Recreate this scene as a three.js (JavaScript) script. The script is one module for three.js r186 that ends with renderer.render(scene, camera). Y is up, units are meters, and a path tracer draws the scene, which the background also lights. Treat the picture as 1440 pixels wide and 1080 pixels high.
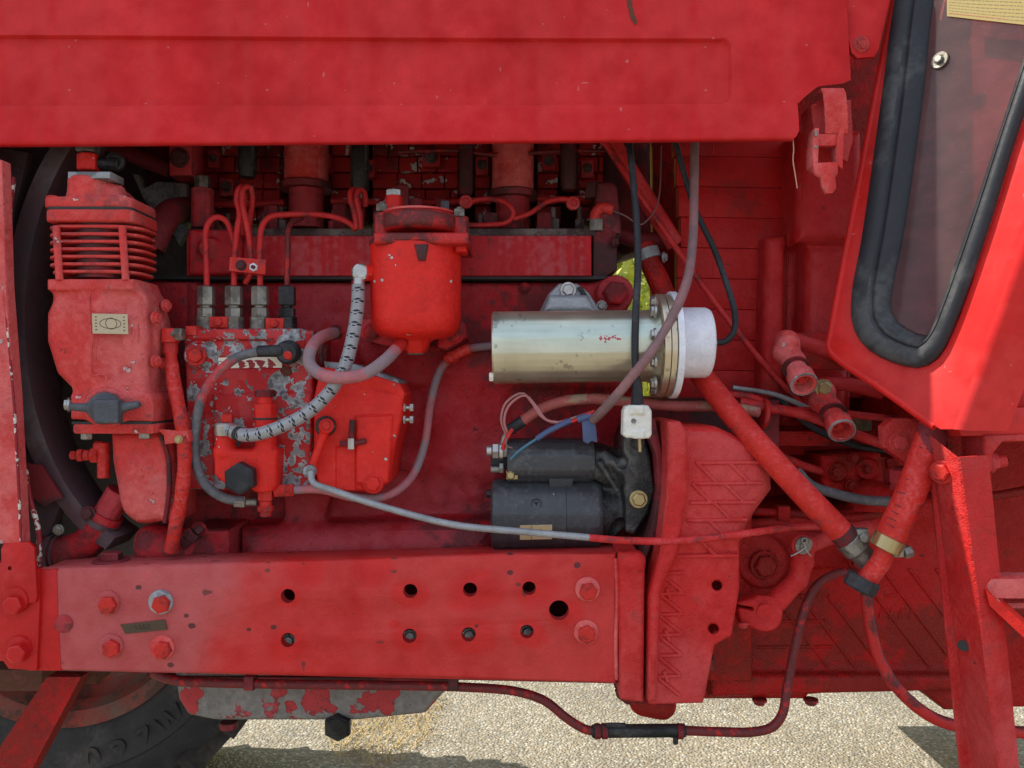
import * as THREE from 'three';
import { mergeGeometries, toCreasedNormals } from 'three/addons/utils/BufferGeometryUtils.js';
import { FontLoader } from 'three/addons/loaders/FontLoader.js';
import { TextGeometry } from 'three/addons/geometries/TextGeometry.js';

// ---------------------------------------------------------------- camera, sky, sun, exposure
const scene = new THREE.Scene();
const camera = new THREE.PerspectiveCamera(51.07, 4 / 3, 0.05, 400);
const EYE = 0.97;                                                        // the camera's height above the ground
camera.position.set(0, EYE, 1.13);
camera.lookAt(0, EYE, 0);
const renderer = new THREE.WebGLRenderer({ antialias: true });
renderer.toneMapping = THREE.LinearToneMapping;
renderer.toneMappingExposure = 1.95;
renderer.shadowMap.enabled = true;
const SUN = new THREE.Vector3(-0.6, 0.78, -0.125).normalize();
{
  const W = 512, H = 256, d = new Float32Array(W * H * 4);
  const v = new THREE.Vector3();
  for (let j = 0; j < H; j++) for (let i = 0; i < W; i++) {
    const th = (j + 0.5) / H * Math.PI - Math.PI / 2, ph = (i + 0.5) / W * 2 * Math.PI - Math.PI;
    v.set(Math.cos(th) * Math.cos(ph), Math.sin(th), Math.cos(th) * Math.sin(ph));
    const e = Math.max(0, v.y), t = Math.pow(1 - e, 2.2), g = Math.pow(Math.max(0, v.dot(SUN)), 8) * 0.5;
    const o = (j * W + i) * 4;
    d[o] = 0.44 + 0.16 * t + g; d[o + 1] = 0.53 + 0.14 * t + g * 0.95; d[o + 2] = 0.70 + 0.08 * t + g * 0.85; d[o + 3] = 1;
  }
  const sky = new THREE.DataTexture(d, W, H, THREE.RGBAFormat, THREE.FloatType);
  sky.mapping = THREE.EquirectangularReflectionMapping; sky.magFilter = THREE.LinearFilter; sky.needsUpdate = true;
  scene.background = sky; scene.environment = sky; scene.backgroundIntensity = 0.85; scene.environmentIntensity = 0.85;
}
const sun = new THREE.DirectionalLight(new THREE.Color(1, 0.94, 0.82), 3.7);
sun.position.copy(SUN).multiplyScalar(8); sun.castShadow = true; sun.shadow.mapSize.set(2048, 2048);
Object.assign(sun.shadow.camera, { left: -4, right: 4, top: 4, bottom: -4, near: 0.1, far: 30 });
scene.add(sun);

// ---------------------------------------------------------------- measuring helpers
// drawing units: millimetres on the plane of the frame beam's outer face (z = 0); z in mm, towards the viewer positive
const V3 = THREE.Vector3, FD = 1130;
const S = z => (1 - z / FD) * 0.001;
const P = (x, y, z = 0) => new V3((x - 720) * S(z), EYE + (540 - y) * S(z), z * 0.001);
function rng(seed) { let s = seed >>> 0; return () => { s = (s + 0x6D2B79F5) >>> 0; let t = Math.imul(s ^ s >>> 15, 1 | s); t = t + Math.imul(t ^ t >>> 7, 61 | t) ^ t; return ((t ^ t >>> 14) >>> 0) / 4294967296; }; }
const clamp = (x, a = 0, b = 1) => Math.min(b, Math.max(a, x));
const sst = (a, b, x) => { const t = clamp((x - a) / (b - a)); return t * t * (3 - 2 * t); };
const mix3 = (a, b, t) => [a[0] + (b[0] - a[0]) * t, a[1] + (b[1] - a[1]) * t, a[2] + (b[2] - a[2]) * t];

// ---------------------------------------------------------------- textures
const T64 = (() => { const r = rng(77), t = new Float32Array(65536); for (let i = 0; i < 65536; i++) t[i] = r(); return t; })();
function vn(u, v, f, s, fy = f) {                                        // periodic value noise, f x fy cells per tile
  const x = u * f, y = v * fy, xi = Math.floor(x), yi = Math.floor(y);
  let a = x - xi, b = y - yi; a = a * a * (3 - 2 * a); b = b * b * (3 - 2 * b);
  const x0 = ((xi % f) + f) % f, x1 = (x0 + 1) % f, y0 = ((yi % fy) + fy) % fy, y1 = (y0 + 1) % fy;
  const h = (i, j) => T64[(Math.imul(i + s * 131, 7919) ^ Math.imul(j + s * 17, 104729) ^ (s * 7877)) & 65535];
  return (h(x0, y0) * (1 - a) + h(x1, y0) * a) * (1 - b) + (h(x0, y1) * (1 - a) + h(x1, y1) * a) * b;
}
function fbm(u, v, f, o, s, fy = f) { let r = 0, a = 0.5, n = 0; for (let i = 0; i < o; i++) { r += a * vn(u, v, f, s + i, fy); n += a; a *= 0.55; f *= 2; fy *= 2; } return r / n; }
const enc = c => 255 * (c <= 0.0031308 ? 12.92 * c : 1.055 * Math.pow(c, 1 / 2.4) - 0.055);
function tex(size, tile, fn, srgb = true, tileY = tile) {
  const d = new Uint8Array(size * size * 4);
  for (let j = 0; j < size; j++) for (let i = 0; i < size; i++) {
    const c = fn((i + 0.5) / size, (j + 0.5) / size), o = (j * size + i) * 4;
    for (let k = 0; k < 3; k++) d[o + k] = clamp(srgb ? enc(clamp(c[k])) : c[k] * 255, 0, 255);
    d[o + 3] = 255;
  }
  const t = new THREE.DataTexture(d, size, size, THREE.RGBAFormat);
  t.wrapS = t.wrapT = THREE.RepeatWrapping; t.magFilter = THREE.LinearFilter; t.minFilter = THREE.LinearMipmapLinearFilter; t.generateMipmaps = true;
  if (srgb) t.colorSpace = THREE.SRGBColorSpace;
  t.repeat.set(1 / tile, 1 / tileY); t.needsUpdate = true; return t;
}
// shared noise fields, looked up with an offset and a flip for each paint
const FN = 1024, field = (f, o, s) => { const d = new Float32Array(FN * FN); for (let j = 0; j < FN; j++) for (let i = 0; i < FN; i++) d[j * FN + i] = fbm((i + 0.5) / FN, (j + 0.5) / FN, f, o, s); return d; };
const F3 = field(3, 5, 1), F9 = field(9, 5, 21), F40 = field(40, 3, 41), F26 = field(26, 4, 81), V90 = field(90, 1, 7);
const look = (F, u, v, s) => { let i = Math.floor((u + s * 0.3183) * FN) & 1023, j = Math.floor((v + s * 0.6180) * FN) & 1023; if (s & 1) { const t = i; i = j; j = t; } return F[j * FN + i]; };
// paint: worn coat of colour `base`, chalky `fade` patches, oily `grime` patches, chips down to `chip`
function paintTex(o) {
  const { size = 512, tile = 0.3, base, fade, fadeAt = 0.6, fadeTo = 0.75, fadeMax = 0.7, grime, grimeAt = 0.62, grimeMax = 0.7, chip, chipAt = 0.8, chipW = 0.02, seed = 1, specks = 0, speckCol = [0.03, 0.02, 0.02], streak = 0, fine = 0.15 } = o;
  const r = rng(seed * 991 + 5);
  return tex(size, tile, (u, v) => {
    let c = base.slice();
    const n1 = look(F3, u, v, seed), n2 = look(F9, u, v, seed), n3 = look(F40, u, v, seed), f = r();
    if (fade) c = mix3(c, fade, fadeMax * sst(fadeAt, fadeTo, n1 * (0.8 - fine) + n2 * 0.2 + n3 * fine + (streak ? streak * (vn(u, v, 60, seed + 9, 2) - 0.5) : 0)));
    if (grime) c = mix3(c, grime, grimeMax * sst(grimeAt, grimeAt + 0.12, look(F3, u, v, seed + 3) * 0.55 + n2 * 0.25 + n3 * 0.2));
    if (chip) { const k = look(F9, u, v, seed + 5) * 0.62 + look(F26, u, v, seed) * 0.38; const e = sst(chipAt, chipAt + chipW, k); c = mix3(mix3(c, [c[0] * 0.55, c[1] * 0.5, c[2] * 0.5], sst(chipAt - 0.02, chipAt, k) * (1 - e)), [chip[0] * (0.75 + 0.4 * n3), chip[1] * (0.75 + 0.4 * n3), chip[2] * (0.75 + 0.4 * n3)], e); }
    if (specks) { const k = look(V90, u, v, seed); if (k > 1 - specks) c = mix3(c, speckCol, 0.7 * sst(1 - specks, 1 - specks * 0.6, k)); }
    const g = (0.80 + 0.34 * n2 + 0.24 * (n3 - 0.5)) * (0.93 + 0.14 * f);
    return [c[0] * g, c[1] * g, c[2] * g];
  });
}
const castBump = tex(512, 0.11, (u, v) => { const n = fbm(u, v, 14, 4, 3) * 0.7 + vn(u, v, 90, 8) * 0.3; return [n, n, n]; }, false);
const sheetBump = tex(256, 0.35, (u, v) => { const n = fbm(u, v, 4, 5, 5); return [n, n, n]; }, false);
const roughTex = tex(512, 0.2, (u, v) => { const n = 0.62 + 0.38 * fbm(u, v, 6, 5, 12); return [n, n, n]; }, false);
const std = (o) => new THREE.MeshPhysicalMaterial({ roughnessMap: roughTex, ...o });
const paint = (o, m = {}) => std({ map: paintTex(o), roughness: 0.72, specularIntensity: 0.55, bumpMap: castBump, bumpScale: 0.0007, ...m });
const lin = (r, g, b) => new THREE.Color().setRGB(r, g, b);

const chalk = [0.50, 0.105, 0.125], oil = [0.045, 0.022, 0.022], primer = [0.40, 0.41, 0.42];
const M = {
  hood: paint({ size: 1024, tile: 0.9, base: [0.58, 0.015, 0.017], fade: [0.57, 0.058, 0.056], fadeAt: 0.34, fadeTo: 0.74, fadeMax: 0.36, fine: 0.30, streak: 0.22, seed: 1, specks: 0.03, speckCol: [0.58, 0.16, 0.17] }, { bumpMap: sheetBump, bumpScale: 0.0015, roughness: 0.66, specularIntensity: 0.26 }),
  fresh: paint({ base: [0.70, 0.020, 0.013], fade: [0.62, 0.035, 0.028], fadeAt: 0.5, fadeMax: 0.5, fine: 0.4, seed: 2, specks: 0.02, tile: 0.26, grime: [0.16, 0.02, 0.016], grimeAt: 0.66, grimeMax: 0.5, chip: [0.55, 0.5, 0.45], chipAt: 0.728 }, { roughness: 0.6, bumpScale: 0.0008, specularIntensity: 0.5 }),
  cast: paint({ base: [0.66, 0.05, 0.044], fade: [0.66, 0.165, 0.155], fadeAt: 0.36, fadeTo: 0.68, fadeMax: 0.7, fine: 0.2, seed: 4, chip: [0.6, 0.42, 0.4], chipAt: 0.725, specks: 0.03, speckCol: [0.1, 0.03, 0.03], tile: 0.28, grime: [0.14, 0.02, 0.02], grimeAt: 0.6, grimeMax: 0.6 }, { bumpScale: 0.0022, specularIntensity: 0.4 }),
  block: paint({ size: 1024, tile: 0.5, base: [0.47, 0.017, 0.023], fade: [0.44, 0.075, 0.085], fadeAt: 0.40, fadeTo: 0.68, fadeMax: 0.6, fine: 0.2, grime: oil, grimeAt: 0.54, grimeMax: 0.7, seed: 5, specks: 0.05 }, { bumpScale: 0.0025, roughness: 0.75, specularIntensity: 0.4 }),
  gear: paint({ size: 1024, tile: 0.5, base: [0.47, 0.010, 0.009], fade: [0.38, 0.026, 0.018], fadeAt: 0.42, fadeMax: 0.7, fine: 0.2, grime: [0.07, 0.018, 0.010], grimeAt: 0.50, grimeMax: 0.55, seed: 6, specks: 0.05 }, { bumpScale: 0.0026, roughness: 0.55, specularIntensity: 0.35 }),
  bell: paint({ size: 1024, tile: 0.4, base: [0.56, 0.022, 0.021], fade: [0.52, 0.075, 0.072], fadeAt: 0.38, fadeTo: 0.68, fadeMax: 0.6, fine: 0.2, seed: 7, specks: 0.04, grime: [0.16, 0.02, 0.016], grimeAt: 0.63, grimeMax: 0.5 }, { bumpScale: 0.0022, specularIntensity: 0.4 }),
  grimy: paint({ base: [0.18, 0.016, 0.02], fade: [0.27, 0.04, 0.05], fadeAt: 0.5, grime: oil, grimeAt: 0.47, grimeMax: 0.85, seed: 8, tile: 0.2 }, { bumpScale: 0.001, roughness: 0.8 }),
  head: paint({ base: [0.52, 0.020, 0.026], fade: [0.48, 0.10, 0.11], fadeAt: 0.5, fadeMax: 0.6, fine: 0.4, streak: 0.3, grime: oil, grimeAt: 0.6, grimeMax: 0.75, seed: 9, tile: 0.4 }, { bumpScale: 0.0010, specularIntensity: 0.4 }),
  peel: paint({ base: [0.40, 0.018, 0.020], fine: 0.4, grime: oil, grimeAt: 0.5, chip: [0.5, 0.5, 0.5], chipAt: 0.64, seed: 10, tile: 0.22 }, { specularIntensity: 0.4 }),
  pan: paint({ base: [0.40, 0.035, 0.038], fade: chalk, chip: [0.21, 0.195, 0.175], chipAt: 0.435, chipW: 0.03, seed: 12, tile: 0.30, grime: oil, grimeAt: 0.58, specks: 0.05 }, { bumpScale: 0.0010 }),
  pipe: paint({ base: [0.56, 0.026, 0.026], fade: [0.52, 0.08, 0.085], fadeAt: 0.46, fine: 0.4, grime: oil, grimeAt: 0.6, grimeMax: 0.7, seed: 13, tile: 0.12 }, { roughness: 0.6, bumpScale: 0.0005, specularIntensity: 0.45 }),
  pipeDark: paint({ base: [0.50, 0.022, 0.020], fade: [0.46, 0.06, 0.055], fine: 0.4, grime: oil, grimeAt: 0.48, grimeMax: 0.8, seed: 14, tile: 0.12 }, { roughness: 0.6, bumpScale: 0.0006 }),
  hosePaint: paint({ base: [0.58, 0.028, 0.020], fade: [0.56, 0.09, 0.09], fadeAt: 0.5, fadeMax: 0.6, fine: 0.5, grime: [0.1, 0.02, 0.02], grimeAt: 0.58, grimeMax: 0.7, seed: 15, tile: 0.16 }, { roughness: 0.62, bumpScale: 0.0011, specularIntensity: 0.45 }),
  hoseMauve: paint({ base: [0.27, 0.19, 0.20], fade: [0.45, 0.14, 0.15], fadeAt: 0.5, fadeTo: 0.62, fadeMax: 0.9, seed: 16, tile: 0.12 }, { roughness: 0.8, bumpScale: 0.0004 }),
  hoseGrey: paint({ base: [0.12, 0.12, 0.13], fade: [0.2, 0.19, 0.19], seed: 17, tile: 0.15 }, { bumpScale: 0.0003, roughness: 0.75 }),
  cable: paint({ base: [0.22, 0.13, 0.13], fade: [0.32, 0.14, 0.14], fadeAt: 0.45, seed: 18, tile: 0.15 }, { roughness: 0.7, bumpScale: 0.0002 }),
  cableTan: paint({ base: [0.40, 0.10, 0.09], fade: [0.34, 0.26, 0.17], fadeAt: 0.5, fadeTo: 0.58, fadeMax: 0.9, grime: oil, grimeAt: 0.62, seed: 19, tile: 0.2 }, { roughness: 0.8, bumpScale: 0.0008 }),
  black: paint({ base: [0.022, 0.022, 0.025], fade: [0.06, 0.06, 0.065], fadeAt: 0.5, seed: 20, tile: 0.2 }, { roughness: 0.6, bumpScale: 0.0003 }),
  seal: paint({ base: [0.028, 0.029, 0.034], fade: [0.10, 0.10, 0.095], fadeAt: 0.55, fadeMax: 0.6, seed: 21, tile: 0.3 }, { roughness: 0.55, bumpScale: 0.0003 }),
  plug: paint({ base: [0.075, 0.08, 0.09], fade: [0.14, 0.14, 0.15], seed: 22, tile: 0.12 }, { roughness: 0.55, bumpScale: 0.0006 }),
  starter: paint({ base: [0.045, 0.045, 0.050], fade: [0.10, 0.10, 0.10], fadeAt: 0.5, fadeMax: 0.6, fine: 0.5, chip: [0.33, 0.31, 0.28], chipAt: 0.755, seed: 23, tile: 0.2 }, { roughness: 0.42, bumpScale: 0.0005, specularIntensity: 1 }),
  nose: paint({ base: [0.045, 0.045, 0.045], fade: [0.15, 0.15, 0.14], fadeAt: 0.5, grime: [0.012, 0.012, 0.012], grimeAt: 0.5, seed: 24, tile: 0.16 }, { roughness: 0.45, metalness: 0.4, bumpScale: 0.0015 }),
  steel: paint({ base: [0.48, 0.47, 0.45], fade: [0.30, 0.28, 0.25], fadeAt: 0.55, seed: 25, tile: 0.06 }, { roughness: 0.45, metalness: 0.8, bumpScale: 0.0002 }),
  dullSteel: paint({ base: [0.26, 0.25, 0.22], fade: [0.4, 0.37, 0.3], fadeAt: 0.5, grime: [0.09, 0.07, 0.05], grimeAt: 0.5, seed: 26, tile: 0.06 }, { roughness: 0.6, metalness: 0.6, bumpScale: 0.0004 }),
  alu: paint({ base: [0.34, 0.35, 0.36], fade: [0.2, 0.2, 0.2], fadeAt: 0.5, grime: [0.07, 0.07, 0.065], grimeAt: 0.55, seed: 27, tile: 0.15 }, { roughness: 0.6, metalness: 0.35, bumpScale: 0.0012 }),
  oily: paint({ base: [0.11, 0.075, 0.07], fade: [0.22, 0.18, 0.17], fadeAt: 0.5, grime: oil, grimeAt: 0.52, grimeMax: 0.9, seed: 37, tile: 0.16 }, { roughness: 0.8 }),
  enamel: paint({ base: [0.50, 0.012, 0.012], fade: [0.46, 0.04, 0.04], fadeAt: 0.55, fadeMax: 0.5, seed: 38, tile: 0.3, specks: 0.03 }, { roughness: 0.5, bumpScale: 0.0005 }),
  cab: paint({ size: 1024, tile: 0.6, base: [0.62, 0.018, 0.015], fade: [0.58, 0.045, 0.042], fadeAt: 0.48, fadeTo: 0.66, fadeMax: 0.5, fine: 0.2, seed: 39, specks: 0.02, speckCol: [0.6, 0.3, 0.28] }, { roughness: 0.5, bumpMap: sheetBump, bumpScale: 0.0012, specularIntensity: 0.45 }),
  bulk: paint({ size: 1024, tile: 0.5, base: [0.48, 0.013, 0.013], fade: [0.44, 0.045, 0.045], fadeAt: 0.42, fadeMax: 0.6, fine: 0.2, grime: [0.10, 0.02, 0.018], grimeAt: 0.6, grimeMax: 0.5, seed: 42, specks: 0.04 }, { bumpScale: 0.0010, roughness: 0.6, specularIntensity: 0.35 }),
  gasket: std({ color: lin(0.03, 0.027, 0.026), roughness: 0.95 }),
  dark: paint({ base: [0.12, 0.11, 0.11], fade: [0.16, 0.145, 0.14], seed: 28, tile: 0.3 }, { roughness: 0.85 }),  // dark grey, also used to paint the shade of the fan opening
  white: paint({ base: [0.74, 0.75, 0.80], fade: [0.62, 0.60, 0.62], fadeAt: 0.62, fadeMax: 0.5, seed: 29, tile: 0.12 }, { roughness: 0.5, bumpScale: 0.0002 }),
  cream: paint({ base: [0.72, 0.70, 0.62], fade: [0.5, 0.46, 0.36], fadeAt: 0.6, fadeMax: 0.5, seed: 30, tile: 0.06 }, { roughness: 0.5, bumpScale: 0.0001 }),
  plateTag: paint({ base: [0.11, 0.085, 0.05], fade: [0.2, 0.16, 0.1], grime: [0.04, 0.03, 0.02], grimeAt: 0.5, seed: 31, tile: 0.05 }, { roughness: 0.7, metalness: 0.3 }),
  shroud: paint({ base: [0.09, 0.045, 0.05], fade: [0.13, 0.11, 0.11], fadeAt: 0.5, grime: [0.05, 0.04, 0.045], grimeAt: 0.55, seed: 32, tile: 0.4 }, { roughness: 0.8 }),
  chippedRod: paint({ base: [0.26, 0.02, 0.025], chip: [0.62, 0.58, 0.5], chipAt: 0.60, seed: 33, tile: 0.12 }, { roughness: 0.6 }),
  tyre: paint({ base: [0.045, 0.041, 0.038], fade: [0.10, 0.085, 0.07], fadeAt: 0.5, seed: 34, tile: 0.3 }, { roughness: 0.9, bumpScale: 0.001 }),
  rim: paint({ base: [0.32, 0.05, 0.03], fade: [0.16, 0.1, 0.07], fadeAt: 0.47, fadeMax: 0.9, grime: [0.05, 0.03, 0.02], grimeAt: 0.52, seed: 35, tile: 0.3 }, { roughness: 0.8 }),
  blue: std({ color: lin(0.06, 0.09, 0.2), roughness: 0.6 }),
  blueWire: std({ color: lin(0.06, 0.17, 0.26), roughness: 0.55 }),
  pinkWire: std({ color: lin(0.4, 0.16, 0.16), roughness: 0.6 }),
  brass: std({ color: lin(0.42, 0.33, 0.16), roughness: 0.45, metalness: 0.8 }),
  rust: paint({ base: [0.13, 0.05, 0.03], fade: [0.22, 0.06, 0.04], seed: 36, tile: 0.05 }, { roughness: 0.9 }),
};
// yellow-chromated zinc: bands of interference tints around the drum, handling smudges
M.zinc = std({ map: tex(512, 0.25, (u, v) => {
  const w = v + 0.07 * (fbm(u, v, 3, 4, 50) - 0.5), a = vn(0.3, w, 7, 51), b = vn(0.7, w, 5, 52), n = fbm(u, v, 8, 5, 53), s = fbm(u, v, 3, 4, 55, 40);
  let c = mix3([0.66, 0.60, 0.44], [0.54, 0.60, 0.50], sst(0.4, 0.8, a)); c = mix3(c, [0.74, 0.54, 0.36], sst(0.5, 0.8, b) * 0.7);
  const g = 0.75 + 0.3 * n + 0.25 * (s - 0.5); c = mix3(c, [0.16, 0.14, 0.11], 0.5 * sst(0.70, 0.78, fbm(u, v, 22, 5, 57)));
  return [c[0] * g, c[1] * g, c[2] * g];
}), roughness: 0.42, metalness: 0.8, bumpMap: sheetBump, bumpScale: 0.0006 });
// woven steel overbraid: crossing strands, dark tracer dashes
const braidH = (u, v) => { const a = u * 16 + v * 8, b = u * 16 - v * 8, fa = a - Math.floor(a), fb = b - Math.floor(b); const over = (Math.floor(a) + Math.floor(b)) & 1; return over ? Math.sin(Math.PI * fa) : Math.sin(Math.PI * fb); };
M.braid = std({ map: tex(256, 0.034, (u, v) => { const h = braidH(u, v); const a = u * 16 + v * 8, b = u * 16 - v * 8, ia = ((Math.floor(a) % 8) + 8) % 8, ib = ((Math.floor(b) % 8) + 8) % 8, ov = (Math.floor(a) + Math.floor(b)) & 1, fb2 = b / 2 - Math.floor(b / 2), t = (ia < 2 && fb2 > 0.25) || (ia === 3 && fb2 > 0.55); const k = 0.36 + 0.46 * h; return t && h > 0.1 && (ib & 4) ? [0.02, 0.022, 0.03] : [0.62 * k, 0.64 * k, 0.66 * k]; }, true, 1), bumpMap: tex(256, 0.034, (u, v) => { const h = braidH(u, v); return [h, h, h]; }, false, 1), bumpScale: 0.0008, roughness: 0.5, metalness: 0.25 });

// frame beam: dusty front part, oily wiped patches round the holes, small dark knocks (copied from where they lie; 1 unit = 1 mm)
{
  const hl = [[405, 838, 20], [406, 906, 30], [576, 834, 26], [574, 898, 24], [672, 830, 40], [664, 896, 36], [754, 830, 32], [742, 890, 24], [794, 860, 26], [556, 878, 8], [520, 800, 34], [430, 802, 30]], kn = [[270, 880, 5], [385, 882, 4], [350, 885, 3], [717, 805, 4], [262, 866, 3], [812, 795, 5], [240, 935, 4], [180, 790, 6], [195, 826, 4], [670, 880, 3]];
  const r = rng(63);
  M.beam = std({ map: tex(1024, 0.9, (u, v) => {
    const X = u * 0.9 > 0.19 ? u * 0.9 - 0.9 : u * 0.9, x = 720 + X * 1000, y = 540 - (v * 0.9 - EYE) * 1000, n1 = look(F3, u, v, 3), n2 = look(F9, u, v, 3), n3 = look(F40, u, v, 4), f = r();
    let c = mix3([0.58, 0.024, 0.022], [0.53, 0.068, 0.060], 0.6 * sst(0.34, 0.68, n2 * 0.4 + n3 * 0.2 + n1 * 0.4));
    c = mix3(c, [0.42, 0.13, 0.13], 0.7 * sst(0, 1, (335 - x) / 150 + (n1 - 0.5) * 2.4 + (n2 - 0.5)) * (0.55 + 0.45 * n3));
    let w = 0; for (const [a, b, q] of hl) w = Math.max(w, 1 - Math.hypot((x - a) * 0.8, y - b) / q + (n2 - 0.5) * 0.7); c = mix3(c, [0.58, 0.011, 0.010], 0.5 * sst(0.0, 0.5, w + (n3 - 0.5) * 0.5));
    for (const [a, b, q] of kn) if (Math.hypot(x - a, (y - b) * 1.3) < q * (0.6 + n3 * 0.9)) c = mix3(c, [0.07, 0.03, 0.03], 0.85);
    c = mix3(c, [0.10, 0.04, 0.035], 0.75 * sst(0.785, 0.83, look(V90, u, v, 2) * 0.5 + look(F26, u, v, 9) * 0.5));
    const g = (0.84 + 0.2 * n2 + 0.26 * (n3 - 0.5)) * (0.93 + 0.14 * f); return [c[0] * g, c[1] * g, c[2] * g];
  }), roughness: 0.62, specularIntensity: 0.28, bumpMap: castBump, bumpScale: 0.0012 });
  // injection pump: flaking to bare metal where the photograph shows it
  const ch = [[410, 478, 26], [424, 500, 18], [330, 491, 20], [368, 489, 24], [300, 496, 14], [290, 512, 8], [396, 540, 24], [418, 548, 26], [430, 580, 20], [408, 562, 14], [268, 552, 18], [280, 562, 12], [262, 575, 10], [300, 566, 9], [292, 600, 12], [284, 632, 14], [282, 655, 10], [288, 680, 14], [310, 684, 14], [418, 610, 22], [402, 640, 22], [424, 650, 20], [412, 680, 22], [430, 690, 16], [396, 690, 12], [340, 600, 12], [352, 560, 6], [336, 552, 8], [318, 540, 5], [276, 470, 7], [372, 470, 5], [322, 556, 6]];
  const Z = -80;
  M.pump = std({ map: tex(1024, 0.33, (u, v) => {
    const bx = Math.round((-0.4 - u * 0.33) / 0.33) * 0.33 + u * 0.33, by = Math.round((0.93 - v * 0.33) / 0.33) * 0.33 + v * 0.33, x = 720 + bx / S(Z), y = 540 - (by - EYE) / S(Z), n2 = look(F9, u, v, 11), n3 = look(F40, u, v, 11), n4 = look(F26, u, v, 12), f = r();
    let w = -1; for (const [a, b, q] of ch) w = Math.max(w, 1 - Math.hypot(x - a, y - b) / (q * 0.98)); w = Math.max(w, -0.3) + (n4 - 0.5) * 2.0 + (n3 - 0.5) * 2.4 + (look(V90, u, v, 7) - 0.5) * 0.35; if (w < 0.3) w = Math.max(w, (look(V90, u, v, 4) - 0.5) * 1.1 + (n4 - 0.5) * 1.4 - 0.22);
    let c = mix3([0.46, 0.015, 0.017], [0.52, 0.06, 0.06], 0.5 * sst(0.5, 0.6, n2)); const e = sst(0.30, 0.36, w);
    c = mix3(c, [0.24, 0.012, 0.014], sst(0.2, 0.3, w) * (1 - e) * 0.8);
    c = mix3(c, mix3([0.40, 0.41, 0.42], [0.24, 0.235, 0.23], sst(0.42, 0.6, n3)), e); c = mix3(c, [0.06, 0.05, 0.05], 0.7 * sst(0.68, 0.74, n3) * e);
    const g = (0.84 + 0.24 * n2 + 0.2 * (n3 - 0.5)) * (0.93 + 0.14 * f); return [c[0] * g, c[1] * g, c[2] * g];
  }), roughness: 0.6, specularIntensity: 0.45, bumpMap: castBump, bumpScale: 0.0010 });
}

// ---------------------------------------------------------------- geometry helpers (all return geometry in world metres)
const pxy = (x, y, z) => { const p = P(x, y, z); return new THREE.Vector2(p.x, p.y); };
// prism: outline in drawing units on its front face z0, running back to z1, edges rounded by b (mm)
function prism(pts, z0, z1, b = 1.5, holes = [], seg = 2) {
  const sh = new THREE.Shape(pts.map(p => pxy(p[0], p[1], z0)));
  for (const [x, y, r] of holes) { const c = pxy(x, y, z0), h = new THREE.Path(); h.absarc(c.x, c.y, (r + b) * S(z0), 0, Math.PI * 2, true); sh.holes.push(h); }
  const m = b * 0.001, dep = (z0 - z1) * 0.001;
  let g = new THREE.ExtrudeGeometry(sh, { depth: Math.max(dep - 2 * m, 1e-5), bevelEnabled: b > 0, bevelThickness: m, bevelSize: m, bevelOffset: -m, bevelSegments: seg, curveSegments: 20 });
  g.translate(0, 0, z1 * 0.001 + (b > 0 ? m : 0));
  return b > 0 ? toCreasedNormals(g, 0.7) : g;
}
const rectPts = (x0, y0, x1, y1, r = 0) => {
  if (!r) return [[x0, y0], [x1, y0], [x1, y1], [x0, y1]];
  const o = []; for (const [cx, cy, a] of [[x0 + r, y0 + r, 180], [x1 - r, y0 + r, 270], [x1 - r, y1 - r, 0], [x0 + r, y1 - r, 90]]) for (let k = 0; k <= 5; k++) { const t = (a + k * 18) * Math.PI / 180; o.push([cx + r * Math.cos(t), cy + r * Math.sin(t)]); } return o;
};
// upright slab rounded in plan
function slabY(xc, zc, hx, hz, R, y0, y1, b = 1) {
  const c = P(xc, y1, zc), s = S(zc), w = hx * s, d = hz * 0.001, r = R * 0.001, sh = new THREE.Shape(); sh.absarc(w - r, d - r, r, 0, Math.PI / 2); sh.absarc(-w + r, d - r, r, Math.PI / 2, Math.PI); sh.absarc(-w + r, -d + r, r, Math.PI, Math.PI * 1.5); sh.absarc(w - r, -d + r, r, Math.PI * 1.5, Math.PI * 2);
  const m = b * 0.001, H = Math.abs(y1 - y0) * s, g = new THREE.ExtrudeGeometry(sh, { depth: Math.max(H - 2 * m, 1e-4), bevelEnabled: true, bevelThickness: m, bevelSize: m, bevelOffset: -m, bevelSegments: 2, curveSegments: 10 });
  g.translate(0, 0, m); g.rotateX(-Math.PI / 2); g.translate(c.x, c.y, c.z); return toCreasedNormals(g, 0.7);
}
const box = (x0, y0, x1, y1, z0, z1, b = 2, r = 0) => prism(rectPts(x0, y0, x1, y1, r), z0, z1, b);
const circ = (x, y, r, n = 24, sx = 1) => Array.from({ length: n }, (_, i) => [x + sx * r * Math.cos(i / n * 6.28319), y + r * Math.sin(i / n * 6.28319)]);
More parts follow.
